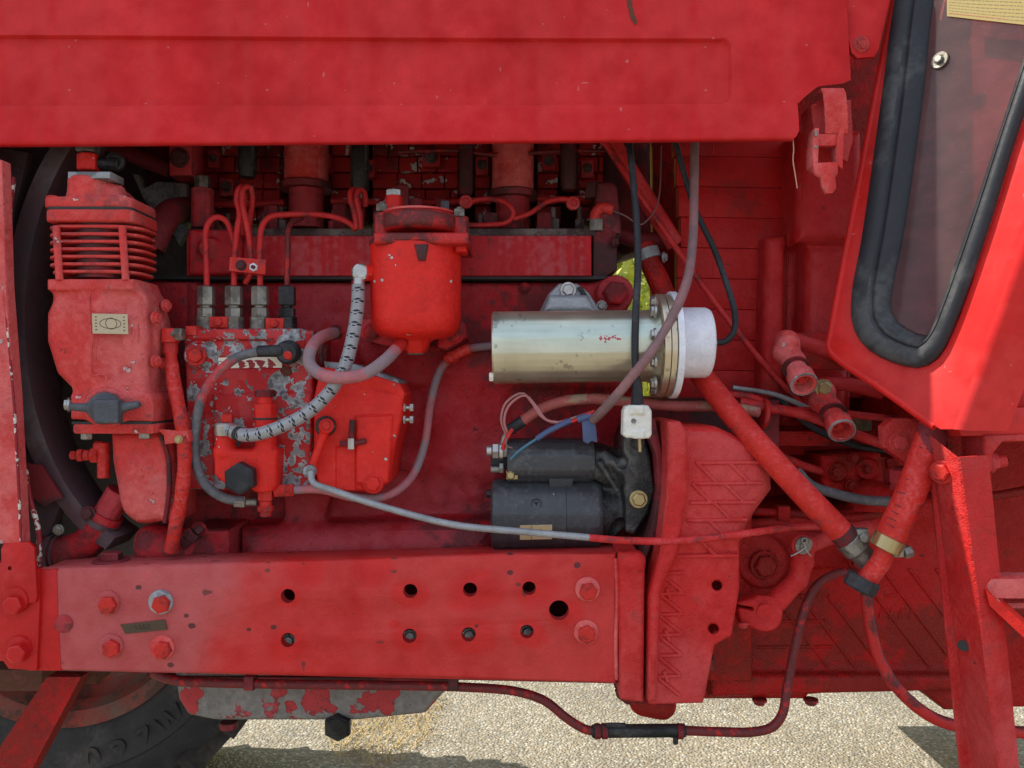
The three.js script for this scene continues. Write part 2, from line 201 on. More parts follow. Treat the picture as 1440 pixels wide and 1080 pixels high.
// turned part: profile [radius mm, height mm] from base point along direction
function turn(prof, at, dir = [0, 1, 0], seg = 40, crease = 0.6) {
  let g = new THREE.LatheGeometry(prof.map(p => new THREE.Vector2(p[0] * 0.001, p[1] * 0.001)), seg);
  g = toCreasedNormals(g, crease);
  const q = new THREE.Quaternion().setFromUnitVectors(new V3(0, 1, 0), new V3(...dir).normalize());
  g.applyQuaternion(q); const p = Array.isArray(at) ? P(...at) : at; g.translate(p.x, p.y, p.z); return g;
}
const rod = (a, b, r, c = 1) => { const p = P(...a), q = P(...b), L = p.distanceTo(q) * 1000; return turn([[0, 0], [r - c, 0], [r, c], [r, L - c], [r - c, L], [0, L]], p, q.clone().sub(p).toArray(), 28); };
const hexRod = (a, b, r) => { const p = P(...a), q = P(...b), L = p.distanceTo(q) * 1000; return turn([[0, 0], [r * 0.85, 0], [r, r * 0.12], [r, L - r * 0.12], [r * 0.85, L], [0, L]], p, q.clone().sub(p).toArray(), 6, 0.3); };
// swept round bar / hose through points; radius mm, may be a function of 0..1
function sweep(pts, r, o = {}) {
  const c = new THREE.CatmullRomCurve3(pts.map(p => Array.isArray(p) ? P(...p) : p), false, 'centripetal');
  const L = c.getLength(), n = o.n || Math.max(8, Math.ceil(L / 0.006)), m = o.m || 14, fr = c.computeFrenetFrames(n, false), rf = typeof r === 'function' ? r : () => r;
  const pos = [], nor = [], uv = [], col = [], ind = [];
  for (let i = 0; i <= n; i++) { const t = i / n, q = c.getPointAt(t), R0 = rf(t) * 0.001;
    for (let j = 0; j <= m; j++) { const a = j / m * Math.PI * 2, cs = Math.cos(a), sn = Math.sin(a), N = fr.normals[i], B = fr.binormals[i];
      const R = R0 * (o.smooth ? 1 : 1 + 0.05 * (vn(t, j / m, Math.max(3, Math.round(L / 0.03)), 61, 4) - 0.5)), d = [0, 1, 2].map(k => cs * N.getComponent(k) + sn * B.getComponent(k));
      pos.push(q.x + R * d[0], q.y + R * d[1], q.z + R * d[2]); nor.push(...d); uv.push(t * L, o.v1 ? j / m : j / m * 6.283 * R);
      if (o.tint) col.push(...o.tint(t, a)); } }
  for (let i = 0; i < n; i++) for (let j = 0; j < m; j++) { const a = i * (m + 1) + j, b = a + m + 1; ind.push(a, a + 1, b, b, a + 1, b + 1); }
  for (const e of [0, n]) { const q = c.getPointAt(e / n), T = fr.tangents[e].clone().multiplyScalar(e ? 1 : -1), k = pos.length / 3; pos.push(q.x, q.y, q.z); nor.push(T.x, T.y, T.z); uv.push(0, 0); if (o.tint) col.push(...o.tint(e / n, 0));
    for (let j = 0; j <= m; j++) { const s = (e * (m + 1) + j) * 3; pos.push(pos[s], pos[s + 1], pos[s + 2]); nor.push(T.x, T.y, T.z); uv.push(0, 0); if (o.tint) col.push(...o.tint(e / n, 0)); }
    for (let j = 0; j < m; j++) e ? ind.push(k, k + 1 + j, k + 2 + j) : ind.push(k, k + 2 + j, k + 1 + j); }
  const g = new THREE.BufferGeometry();
  g.setAttribute('position', new THREE.Float32BufferAttribute(pos, 3)); g.setAttribute('normal', new THREE.Float32BufferAttribute(nor, 3)); g.setAttribute('uv', new THREE.Float32BufferAttribute(uv, 2));
  if (o.tint) g.setAttribute('color', new THREE.Float32BufferAttribute(col, 3));
  g.setIndex(ind); g.userData.uvDone = true; return g;
}
// ---- castings: signed distance fields (metres) meshed by surface nets
const sm = (k, ...f) => p => { let d = f[0](p); for (let i = 1; i < f.length; i++) { const e = f[i](p), h = clamp(0.5 + 0.5 * (e - d) / k); d = e * (1 - h) + d * h - k * h * (1 - h); } return d; };
const cut = (k, a, ...f) => p => { let d = a(p); for (const g of f) { const e = -g(p), h = clamp(0.5 - 0.5 * (e - d) / k); d = e * (1 - h) + d * h + k * h * (1 - h); } return d; };
function dPr(pts, z0, z1, r = 4) {                                       // rounded prism
  const q = pts.map(p => pxy(p[0], p[1], z0)), n = q.length, R = r * 0.001, a = z0 * 0.001, b = z1 * 0.001;
  return p => {
    let d = 1e9, s = 1;
    for (let i = 0, j = n - 1; i < n; j = i++) {
      const ex = q[j].x - q[i].x, ey = q[j].y - q[i].y, wx = p[0] - q[i].x, wy = p[1] - q[i].y, t = clamp((wx * ex + wy * ey) / (ex * ex + ey * ey || 1e-12));
      const bx = wx - ex * t, by = wy - ey * t; d = Math.min(d, bx * bx + by * by);
      const c1 = p[1] >= q[i].y, c2 = p[1] < q[j].y, c3 = ex * wy > ey * wx; if ((c1 && c2 && c3) || (!c1 && !c2 && !c3)) s = -s;
    }
    const dx = s * Math.sqrt(d) + R, dz = Math.abs(p[2] - (a + b) / 2) - Math.abs(a - b) / 2 + R;
    return Math.min(Math.max(dx, dz), 0) + Math.hypot(Math.max(dx, 0), Math.max(dz, 0)) - R;
  };
}
function dSlab(xc, zc, hx, hz, R, y0, y1, e = 2) {                       // upright slab, rounded in plan by R; drawing units at its centre depth
  const c = P(xc, (y0 + y1) / 2, zc), s = S(zc), HX = hx * s - R * 0.001, HZ = (hz - R) * 0.001, H = Math.abs(y1 - y0) / 2 * s, E = e * 0.001;
  return p => { const x = Math.abs(p[0] - c.x) - HX, z = Math.abs(p[2] - c.z) - HZ, d = Math.min(Math.max(x, z), 0) + Math.hypot(Math.max(x, 0), Math.max(z, 0)) - R * 0.001 + E, h = Math.abs(p[1] - c.y) - H + E; return Math.min(Math.max(d, h), 0) + Math.hypot(Math.max(d, 0), Math.max(h, 0)) - E; };
}
function dCyl(a, b, r, e = 2) {                                          // flat-ended cylinder, edges rounded e
  const p0 = P(...a), p1 = P(...b), ax = p1.clone().sub(p0), L = ax.length(), E = e * 0.001; ax.normalize(); const R = r * 0.001;
  return p => { const x = p[0] - p0.x, y = p[1] - p0.y, z = p[2] - p0.z, h = x * ax.x + y * ax.y + z * ax.z, q = Math.sqrt(Math.max(0, x * x + y * y + z * z - h * h)), dx = q - R + E, dy = Math.abs(h - L / 2) - L / 2 + E; return Math.min(Math.max(dx, dy), 0) + Math.hypot(Math.max(dx, 0), Math.max(dy, 0)) - E; };
}
function dCap(a, b, r1, r2 = r1) {
  const A = P(...a), B = P(...b), ex = B.x - A.x, ey = B.y - A.y, ez = B.z - A.z, l = ex * ex + ey * ey + ez * ez;
  return p => { const x = p[0] - A.x, y = p[1] - A.y, z = p[2] - A.z, t = clamp((x * ex + y * ey + z * ez) / l); return Math.hypot(x - ex * t, y - ey * t, z - ez * t) - 0.001 * (r1 + (r2 - r1) * t); };
}
function cast(x0, y0, x1, y1, z0, z1, f, cell = 3.2) {                    // bounds in drawing units at the front z0
  const a = P(x0, y1, z0), b = P(x1, y0, z0), c = cell * 0.001, g = 4 * c;
  const lo = [a.x - g, a.y - g, z1 * 0.001 - g], hi = [b.x + g, b.y + g, z0 * 0.001 + g], n = [0, 1, 2].map(i => Math.ceil((hi[i] - lo[i]) / c) + 1);
  const N = n[0] * n[1] * n[2], val = new Float32Array(N), id = (i, j, k) => (k * n[1] + j) * n[0] + i, q = [0, 0, 0];
  const B = 5, hd = c * B * 0.5 * 1.74 + 0.012;
  for (let K = 0; K < n[2]; K += B) for (let J = 0; J < n[1]; J += B) for (let I = 0; I < n[0]; I += B) {
    q[0] = lo[0] + (I + 2) * c; q[1] = lo[1] + (J + 2) * c; q[2] = lo[2] + (K + 2) * c; const m = f(q), far = Math.abs(m) > hd;
    for (let k = K; k < Math.min(K + B, n[2]); k++) for (let j = J; j < Math.min(J + B, n[1]); j++) for (let i = I; i < Math.min(I + B, n[0]); i++) { if (far) { val[id(i, j, k)] = m; continue; } q[0] = lo[0] + i * c; q[1] = lo[1] + j * c; q[2] = lo[2] + k * c; val[id(i, j, k)] = f(q); }
  }
  const vi = new Int32Array(N).fill(-1), pos = [], ind = [];
  const E = [[0, 1], [2, 3], [4, 5], [6, 7], [0, 2], [1, 3], [4, 6], [5, 7], [0, 4], [1, 5], [2, 6], [3, 7]];
  for (let k = 0; k < n[2] - 1; k++) for (let j = 0; j < n[1] - 1; j++) for (let i = 0; i < n[0] - 1; i++) {
    const v = []; let neg = 0; for (let m = 0; m < 8; m++) { const w = val[id(i + (m & 1), j + (m >> 1 & 1), k + (m >> 2))]; v.push(w); if (w < 0) neg++; }
    if (neg === 0 || neg === 8) continue;
    let sx = 0, sy = 0, sz = 0, ct = 0;
    for (const [s, t] of E) if ((v[s] < 0) !== (v[t] < 0)) { const u = v[s] / (v[s] - v[t]); sx += (s & 1) + u * ((t & 1) - (s & 1)); sy += (s >> 1 & 1) + u * ((t >> 1 & 1) - (s >> 1 & 1)); sz += (s >> 2) + u * ((t >> 2) - (s >> 2)); ct++; }
    vi[id(i, j, k)] = pos.length / 3; pos.push(lo[0] + (i + sx / ct) * c, lo[1] + (j + sy / ct) * c, lo[2] + (k + sz / ct) * c);
  }
  const st = [1, n[0], n[0] * n[1]];
  for (let k = 1; k < n[2] - 1; k++) for (let j = 1; j < n[1] - 1; j++) for (let i = 1; i < n[0] - 1; i++) {
    const o = id(i, j, k), s = val[o] < 0;
    for (let d = 0; d < 3; d++) { if (s === (val[o + st[d]] < 0)) continue; const u = st[(d + 1) % 3], w = st[(d + 2) % 3], A = vi[o - u - w], B = vi[o - w], C = vi[o], D = vi[o - u]; if (A < 0 || B < 0 || C < 0 || D < 0) continue; s ? ind.push(A, B, C, A, C, D) : ind.push(A, C, B, A, D, C); }
  }
  const nor = [], h = c * 0.35;
  for (let i = 0; i < pos.length; i += 3) { const p = [pos[i], pos[i + 1], pos[i + 2]], r = []; for (let d = 0; d < 3; d++) { const s = p[d]; p[d] = s + h; const e = f(p); p[d] = s - h; r.push(e - f(p)); p[d] = s; } const l = Math.hypot(...r) || 1; nor.push(r[0] / l, r[1] / l, r[2] / l); }
  const geo = new THREE.BufferGeometry(); geo.setAttribute('position', new THREE.Float32BufferAttribute(pos, 3)); geo.setAttribute('normal', new THREE.Float32BufferAttribute(nor, 3)); geo.setIndex(ind); return geo;
}
function boxUV(g) {                                                      // texture coordinates in metres, by the way each face points
  if (g.index) g = g.toNonIndexed();
  const p = g.attributes.position, uv = new Float32Array(p.count * 2), a = new V3(), b = new V3(), c = new V3();
  for (let i = 0; i < p.count; i += 3) {
    a.fromBufferAttribute(p, i); b.fromBufferAttribute(p, i + 1).sub(a); c.fromBufferAttribute(p, i + 2).sub(a); b.cross(c);
    const x = Math.abs(b.x), y = Math.abs(b.y), z = Math.abs(b.z);
    for (let k = 0; k < 3; k++) { const X = p.getX(i + k), Y = p.getY(i + k), Z = p.getZ(i + k), o = (i + k) * 2; if (z >= x && z >= y) { uv[o] = X; uv[o + 1] = Y; } else if (x >= y) { uv[o] = Z + 0.37; uv[o + 1] = Y; } else { uv[o] = X; uv[o + 1] = Z + 0.71; } }
  }
  g.setAttribute('uv', new THREE.BufferAttribute(uv, 2)); return g;
}
const join = (...gs) => { const l = gs.map(g => { let h = g.userData.uvDone ? g.toNonIndexed() : boxUV(g); for (const k of Object.keys(h.attributes)) if (!['position', 'normal', 'uv'].includes(k)) h.deleteAttribute(k); return h; }); const r = mergeGeometries(l); r.userData.uvDone = true; return r; };

// ---------------------------------------------------------------- the tractor: thing > part > sub-part
const tractor = new THREE.Group(); tractor.name = 'tractor'; scene.add(tractor);
tractor.userData = { label: 'weathered red tractor with its engine bay open under the hood', category: 'tractor' };
const WP = new Map([[tractor, new V3()], [scene, new V3()]]);
function comp(name, x, y, z, label) { const g = new THREE.Group(), p = P(x, y, z); g.name = name; g.position.copy(p); tractor.add(g); WP.set(g, p); if (label) g.userData.label = label; return g; }
function add(parent, name, geo, mat, label) {
  if (!geo.userData.uvDone) geo = boxUV(geo);
  geo.computeBoundingBox(); const c = geo.boundingBox.getCenter(new V3()); geo.translate(-c.x, -c.y, -c.z);
  const m = new THREE.Mesh(geo, mat); m.name = name; m.castShadow = m.receiveShadow = true; m.position.copy(c).sub(WP.get(parent)); WP.set(m, c); parent.add(m);
  if (label) m.userData.label = label; return m;
}
// shared hexagon-head bolts
const boltPlain = boxUV(toCreasedNormals(new THREE.LatheGeometry([[0, 0.62], [0.8, 0.62], [0.98, 0.5], [1, 0.1], [1, -0.5], [0, -0.5]].map(p => new THREE.Vector2(p[0], p[1])).reverse(), 6), 0.3));
const washerG = boxUV(toCreasedNormals(new THREE.LatheGeometry([[0, -0.3], [1.28, -0.3], [1.3, 0.06], [1.22, 0.14], [0, 0.14]].map(p => new THREE.Vector2(p[0], p[1])), 24), 0.5));
const boltWashed = mergeGeometries([boltPlain.clone().translate(0, 0.1, 0), washerG].map(g => { const h = g.clone(); for (const k of Object.keys(h.attributes)) if (!['position', 'normal', 'uv'].includes(k)) h.deleteAttribute(k); return h; }));
for (const g of [boltPlain, boltWashed]) { const u = g.attributes.uv; for (let i = 0; i < u.count; i++) u.setXY(i, u.getX(i) * 0.011, u.getY(i) * 0.011); }
let boltTurn = 0;
function bolt(parent, x, y, z, r, mat = M.cast, o = {}) {
  const m = new THREE.Mesh(o.plain ? boltPlain : boltWashed, mat); m.name = o.name || 'bolt'; m.castShadow = m.receiveShadow = true;
  const p = P(x, y, z); m.position.copy(p).sub(WP.get(parent)); WP.set(m, p);
  m.quaternion.setFromUnitVectors(new V3(0, 1, 0), new V3(...(o.dir || [0, 0, 1])).normalize()); m.rotateY((boltTurn += 2.4)); m.scale.setScalar(r * S(z)); parent.add(m);
  if (o.label) m.userData.label = o.label; return m;
}
// printed plates: a canvas drawn with marks, on a thin slab with 0..1 coordinates on its face
function printed(w, h, draw, rough = 0.6) {
  const c = document.createElement('canvas'); c.width = w; c.height = h; const x = c.getContext('2d'); draw(x, w, h);
  const t = new THREE.CanvasTexture(c); t.colorSpace = THREE.SRGBColorSpace; return new THREE.MeshStandardMaterial({ map: t, roughness: rough });
}
function plate(parent, name, q, thick, mat, label) {                     // q: four world corners, counter-clockwise from top-left, facing the viewer
  const n = q[1].clone().sub(q[0]).cross(q[2].clone().sub(q[0])).normalize().multiplyScalar(thick), f = q.map(p => p.clone().add(n)), g = new THREE.BufferGeometry();
  const quad = (a, b, c, d) => [a, b, c, a, c, d].flatMap(p => [p.x, p.y, p.z]);
  const pos = quad(...f), uv = [0, 1, 0, 0, 1, 0, 0, 1, 1, 0, 1, 1];
  for (let i = 0; i < 4; i++) { const j = (i + 1) % 4; pos.push(...quad(f[i], q[i], q[j], f[j])); uv.push(...Array(12).fill(0.02)); }
  g.setAttribute('position', new THREE.Float32BufferAttribute(pos, 3)); g.setAttribute('uv', new THREE.Float32BufferAttribute(uv, 2)); g.computeVertexNormals(); g.userData.uvDone = true;
  return add(parent, name, g, mat, label);
}

// ---------------------------------------------------------------- ground, hedge
{
  const agg = [[0.40, 0.355, 0.275], [0.30, 0.265, 0.205], [0.46, 0.42, 0.34], [0.23, 0.21, 0.17], [0.37, 0.30, 0.215], [0.55, 0.52, 0.45], [0.30, 0.29, 0.265]];
  const N = 100, pts = [], r = rng(5); for (let i = 0; i < N * N; i++) pts.push([r(), r(), r(), Math.floor(r() * agg.length), 0.30 + 0.34 * r()]);
  const near = (u, v) => { const x = u * N, y = v * N, xi = Math.floor(x), yi = Math.floor(y); let b = 9, w = null; for (let j = -1; j <= 1; j++) for (let i = -1; i <= 1; i++) { const cx = (xi + i + N) % N, cy = (yi + j + N) % N, p = pts[cy * N + cx], d = Math.hypot(xi + i + p[0] - x, yi + j + p[1] - y) / (0.7 + p[4]); if (d < b) { b = d; w = p; } } return [b, w]; };
  const map = tex(1024, 0.9, (u, v) => { const [d, p] = near(u, v), c = agg[p[3]], n = fbm(u, v, 5, 5, 91), f = 0.85 + 0.3 * vn(u, v, 256, 4), e = sst(0.30, 0.46, d), k = 0.56 + 0.42 * n; return mix3(c, [0.27, 0.235, 0.17], e * 0.8).map(q => q * k * f); });
  const bmp = tex(1024, 0.9, (u, v) => { const [d] = near(u, v), h = 0.85 * (1 - sst(0.1, 0.5, d)) + 0.15 * vn(u, v, 200, 3); return [h, h, h]; }, false);
  const g = new THREE.PlaneGeometry(160, 160, 1, 1); g.rotateX(-Math.PI / 2); const uv = g.attributes.uv; for (let i = 0; i < 4; i++) uv.setXY(i, uv.getX(i) * 160, uv.getY(i) * 160);
  const m = new THREE.Mesh(g, std({ map, bumpMap: bmp, bumpScale: 0.004, roughness: 0.95 })); m.name = 'ground'; m.receiveShadow = true; m.userData = { kind: 'structure', label: 'pale exposed aggregate concrete yard under the tractor' }; scene.add(m);
}
{
  const r = rng(31), leaf = new THREE.BufferGeometry();
  leaf.setAttribute('position', new THREE.Float32BufferAttribute([0, 0, 0, 0.35, 0.5, 0.06, 0, 1, 0, -0.35, 0.5, 0.06], 3)); leaf.setAttribute('uv', new THREE.Float32BufferAttribute([0.5, 0, 1, 0.5, 0.5, 1, 0, 0.5], 2)); leaf.setIndex([0, 1, 2, 0, 2, 3]); leaf.computeVertexNormals();
  const n = 12000, m = new THREE.InstancedMesh(leaf, new THREE.MeshPhysicalMaterial({ color: 0xffffff, roughness: 0.6, transmission: 0.35, thickness: 0 }), n), o = new THREE.Object3D(), c = new THREE.Color();
  for (let i = 0; i < n; i++) { const x = -5 + 9 * r(), t = Math.pow(r(), 0.8); o.position.set(x, 0.05 + 3.4 * t, -5.9 - 1.5 * t + 0.12 * Math.sin(x * 5 + t * 9) * t); o.rotation.set(r() * 6, r() * 6, r() * 6); o.scale.setScalar(0.07 + 0.08 * r()); o.updateMatrix(); m.setMatrixAt(i, o.matrix); const k = r(); m.setColorAt(i, c.setRGB(0.28 + 0.3 * k, 0.34 + 0.22 * k, 0.03 + 0.03 * r())); }
  { const bg = new THREE.PlaneGeometry(60, 30, 30, 12); bg.rotateX(-Math.PI / 2 + 1.15); bg.translate(0, 0, 0); const pp = bg.attributes.position; for (let i = 0; i < pp.count; i++) pp.setZ(i, pp.getZ(i) + 0.1 * Math.sin(i * 1.7)); const bm = new THREE.Mesh(boxUV(bg), std({ map: paintTex({ size: 512, tile: 1.6, base: [0.56, 0.56, 0.09], fade: [0.66, 0.60, 0.14], grime: [0.34, 0.42, 0.06], grimeAt: 0.5, seed: 40 }), roughness: 0.95 })); bm.position.set(0, 0, -6.05); bm.name = 'grass_bank'; bm.userData = { kind: 'structure', label: 'sunlit yellow green bank beyond the tractor' }; bm.receiveShadow = bm.castShadow = true; scene.add(bm); }
  m.name = 'hedge_leaves'; m.castShadow = m.receiveShadow = true; m.userData = { kind: 'stuff', label: 'sunlit yellow green hedge leaves beyond the tractor', category: 'hedge' }; scene.add(m);
  const b = new THREE.BufferGeometry(), pos = [], nb = 900, q = rng(8);                             // dry grass tuft on the concrete
  for (let i = 0; i < nb; i++) { const a = q() * 6.28, d = Math.pow(q(), 0.6), x = -0.36 + 0.16 * d * Math.cos(a), z = -1.2 + 0.3 * d * Math.sin(a), h = 0.015 + 0.05 * q(), b2 = q() * 6.28, lx = Math.cos(b2), lz = Math.sin(b2), l = 0.02 + 0.06 * q(); pos.push(x - lz * 0.0012, 0.001, z + lx * 0.0012, x + lz * 0.0012, 0.001, z - lx * 0.0012, x + lx * l, h, z + lz * l); }
  b.setAttribute('position', new THREE.Float32BufferAttribute(pos, 3)); b.computeVertexNormals();
  const gm = new THREE.Mesh(b, new THREE.MeshStandardMaterial({ color: lin(0.5, 0.37, 0.16), roughness: 0.9 })); gm.name = 'dry_grass'; gm.castShadow = gm.receiveShadow = true; gm.userData = { kind: 'stuff', label: 'patch of dry straw coloured grass on the concrete', category: 'grass' }; scene.add(gm);
}

// ---------------------------------------------------------------- hood
{
  const rows = [[199, -16], [204, -15], [206.5, -12], [207, -6], [206.4, -2], [204.5, -0.3]]; // [y, z, amount of bottom slope]
  for (let y = 202; y > 156; y -= 8) rows.push([y, 0]); for (let y = 156; y >= 142; y -= 1.2) rows.push([y, 0]);
  for (let y = 138; y > 60; y -= 12) rows.push([y, 0]); for (let y = 58; y >= 44; y -= 1) rows.push([y, 0]);
  for (let y = 38; y > -110; y -= 14) rows.push([y, 0]);
  for (let a = 0; a <= 90; a += 10) rows.push([-110 - 50 * Math.sin(a * Math.PI / 180), -50 + 50 * Math.cos(a * Math.PI / 180)]);
  for (let z = -100; z >= -700; z -= 100) rows.push([-162, z]); for (let a = 90; a >= 0; a -= 15) rows.push([-110 - 50 * Math.sin(a * Math.PI / 180), -750 - 50 * Math.cos(a * Math.PI / 180)]); rows.push([-30, -800]); rows.push([-28, -790]);
  const cols = []; for (let x = -420; x < 1012; x += 16) cols.push([x, 0]); for (let x = 1012; x <= 1044; x += 1.6) cols.push([x, 0]); for (let k = 1; k <= 14; k++) cols.push([1044, k / 14]);
  const xr = y => y < 112 ? 1190 + 6 * clamp(y / 112) : y < 118 ? 1196 - 2 * (y - 112) : y < 122 ? 1184 - 8 * (y - 118) : y < 150 ? 1152 - 30 * Math.pow((y - 122) / 28, 0.8) : y < 192 ? 1121 : 1121 - Math.pow(Math.min(y - 192, 14) / 14, 2) * 8;
  const extra = []; for (let y = 126; y >= 108; y -= 1) extra.push([y, 0]); for (const e of extra) rows.push(e);
  const i0 = rows.findIndex(r => r[1] === 0), side = rows.filter(r => r[1] === 0).sort((a, b) => b[0] - a[0]), all = [...rows.slice(0, i0), ...side, ...rows.filter((r, i) => i > i0 && r[1] !== 0)];
  const rec = (x, y) => { const cx = Math.max(0, x - 1018), t = y - 50, b = 150 - y; let e = Math.min(t / 2.2, b / 4); const rr = Math.min(Math.min(1030 - x, 40), 40) / 6; if (x > 1014 && (t < 14 || b < 16)) { const dy = t < 14 ? 14 - t : 16 - b; e = (16 - Math.hypot(x - 1014, dy)) / 5; } else e = Math.min(e, rr); return sst(0, 1, e); };
  const pos = [], uv = [], ind = [], W = cols.length;
  all.forEach(([y, z], j) => { const b = sst(60, 200, y) * (z > -20 ? 1 : 0), t = z === 0 ? 1 : 0; for (const [x0, k] of cols) { const x = x0 + k * (xr(y) - 1044), yy = y - b * 8 * clamp(x / 1120, -0.3, 1) + (1 - b) * t * 5 * clamp(x / 1030, -0.3, 1) * sst(0, 50, y), zz = z - (t ? 8 * rec(x, y) : 0) + (z > -20 ? 9 * clamp((y - 150) / 56) : 0) + (t ? 1.2 * Math.sin(x * 0.006 + 1) * sst(-100, 60, y) : 0); pos.push((x - 720) * 0.001, EYE + (540 - yy) * 0.001, zz * 0.001); uv.push(x * 0.001, j && z !== 0 ? (yy + z) * 0.001 : yy * 0.001); } });
  for (let j = 0; j < all.length - 1; j++) for (let i = 0; i < W - 1; i++) { const a = j * W + i, b = a + W; ind.push(a, a + 1, b, b, a + 1, b + 1); }
  const g = new THREE.BufferGeometry(); g.setAttribute('position', new THREE.Float32BufferAttribute(pos, 3)); g.setAttribute('uv', new THREE.Float32BufferAttribute(uv, 2)); g.setIndex(ind); g.computeVertexNormals(); g.userData.uvDone = true;
  const h = add(tractor, 'hood', g, M.hood, 'faded red sheet metal hood with a long pressed recess');
  add(h, 'rust_scratch', prism([[880, -12], [886, -12], [891, 18], [896, 30], [894, 36], [887, 26], [882, 5]], 0.9, -3, 0.1), M.rust, 'brown rust scratch in the red hood paint');
  bolt(h, 1106, 172, 0, 5, M.hood, { plain: true, name: 'rivet' });
  // unseen nose box and side panel, added to keep sun and sky out
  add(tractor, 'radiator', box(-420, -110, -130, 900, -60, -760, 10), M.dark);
  add(tractor, 'side_sky_blocker', box(-420, 205, -50, 790, 4, -6, 2), M.hood);
}
// ---------------------------------------------------------------- hood latch and hinge plate by the cab
{
  const k = comp('hood_latch', 1168, 235, -5, 'red spring hood latch with curved strap');
  add(k, 'bracket', prism([[1140, 148], [1152, 140], [1197, 140], [1200, 195], [1192, 228], [1146, 200]], -18, -60, 2), M.bell);
  const st = [[1150, 128, -4], [1155, 124, 3], [1158, 130, 12], [1160, 150, 16], [1161, 170, 14], [1161, 188, 8]].map(p => P(...p));
  const pos = [], ind = []; st.forEach((p, i) => { for (const [dx, dz] of [[0, 0], [0.031, 0], [0.031, -0.003], [0, -0.003]]) pos.push(p.x + dx, p.y - (i === 0 ? 0.002 : 0), p.z + dz); }); for (let i = 0; i < st.length - 1; i++) for (let j = 0; j < 4; j++) { const a = i * 4 + j, b = i * 4 + (j + 1) % 4; ind.push(a, b, a + 4, a + 4, b, b + 4); }
  const g = new THREE.BufferGeometry(); g.setAttribute('position', new THREE.Float32BufferAttribute(pos, 3)); g.setIndex(ind); g.computeVertexNormals();
  add(k, 'strap', toCreasedNormals(g, 0.9), M.cast);
  for (const [x, n] of [[1143, 0], [1178, 1]]) add(k, 'side_arm', prism([[x + 3, 180], [x + 9, 180], [x + 9, 196], [x + 7, 238], [x, 232], [x, 205]], 12, -14, 1), M.cast);
  add(k, 'keeper', box(1150, 188, 1180, 205, 8, -2, 2), M.cast);
  add(k, 'lever', prism([[1143, 229], [1179, 227], [1179, 243], [1175, 250], [1177, 264], [1171, 272], [1162, 272], [1156, 262], [1155, 250], [1146, 244]], 14, 6, 2), M.cast);
  for (const y of [190, 207, 186]) bolt(k, 1147, y, 12, 2.6, M.dullSteel, { plain: true, name: 'rivet' });
  const w = sweep([[1115, 196, -2], [1116, 212, -1], [1115, 224, -2], [1118, 245, -1], [1121, 265, -1]], 0.9, { m: 6 });
  add(k, 'straw', w, std({ color: lin(0.6, 0.28, 0.2), roughness: 0.8 }), 'thin dry straw hanging from the hood corner');
  const p = add(tractor, 'hinge_plate', prism([[1186, -60], [1258, -60], [1252, 0], [1236, 70], [1230, 80], [1206, 82], [1197, 74], [1192, 50]], -6, -14, 2), M.hood, 'red sheet bracket with a slotted screw beside the hood');
  add(p, 'washer', turn([[0, 0], [12, 0], [12, 2], [10, 3.4], [7.5, 3.4], [6.5, 1.6], [0, 1.6]], [1211, 63, -6.5], [0, 0, 1], 28), M.cast);
  add(p, 'screw', join(turn([[0, 0], [6.5, 0], [6.5, 3], [5, 4], [0, 4]], [1211, 63, -5], [0, 0, 1], 20), prism([[1206, 58], [1208, 56], [1216, 66], [1214, 68]], 0.6, -2, 0.3)), M.cast);
}
// ---------------------------------------------------------------- bulkhead of pressed boards behind the pipes
{
  const k = comp('bulkhead', 1060, 560, -240, 'red sheet metal bulkhead with stepped horizontal boards');
  for (let i = 0; i < 9; i++) { const y = 176 + 43 * i, l = i < 4 ? 948 + i * 3 : 952; const a = prism([[l, y], [1125, y + 3], [1125, y + 45.6], [l, y + 42.6]], -228 - (i % 2) * 1.0, -250, 2); add(k, 'board', a, M.bulk); }
  add(k, 'board', prism([[952, 560], [1180, 560], [1200, 640], [1010, 640]], -236, -256, 3), M.bulk);
  const f = sm(0.012, dPr([[1122, 180], [1215, 180], [1215, 345], [1122, 340]], -150, -260, 18), dPr([[1078, 332], [1106, 330], [1104, 580], [1070, 580]], -185, -260, 14), dPr([[1138, 345], [1215, 345], [1190, 590], [1132, 590]], -160, -260, 20), dPr([[1090, 335], [1200, 340], [1195, 600], [1060, 600]], -226, -262, 3));
  add(k, 'side_pressing', cast(1060, 170, 1225, 610, -150, -266, f, 4), M.bulk);
  for (let i = 0; i < 8; i++) { const x = 1002 + (i % 2) * 46, y = 178 + 43 * i; add(k, 'board_seam', sweep([[x, y + 3, -228 - (i % 2)], [x + 1, y + 41, -228 - (i % 2)]], 0.9, { m: 6 }), M.bulk); }
  for (const [a, b] of [[[1108, 345, -224], [1102, 590, -224]], [[1108, 400, -224], [1140, 406, -224]], [[1106, 470, -224], [1136, 480, -224]], [[1106, 540, -224], [1134, 548, -224]]]) add(k, 'weld_bead', sweep([a, b], 1.3, { m: 6 }), M.bell);
  add(tractor, 'bulkhead_wall', box(918, -60, 1700, 800, -420, -460, 3), M.gear);
  add(tractor, 'firewall', box(1110, -160, 1260, 560, -262, -300, 3), M.gear);
}
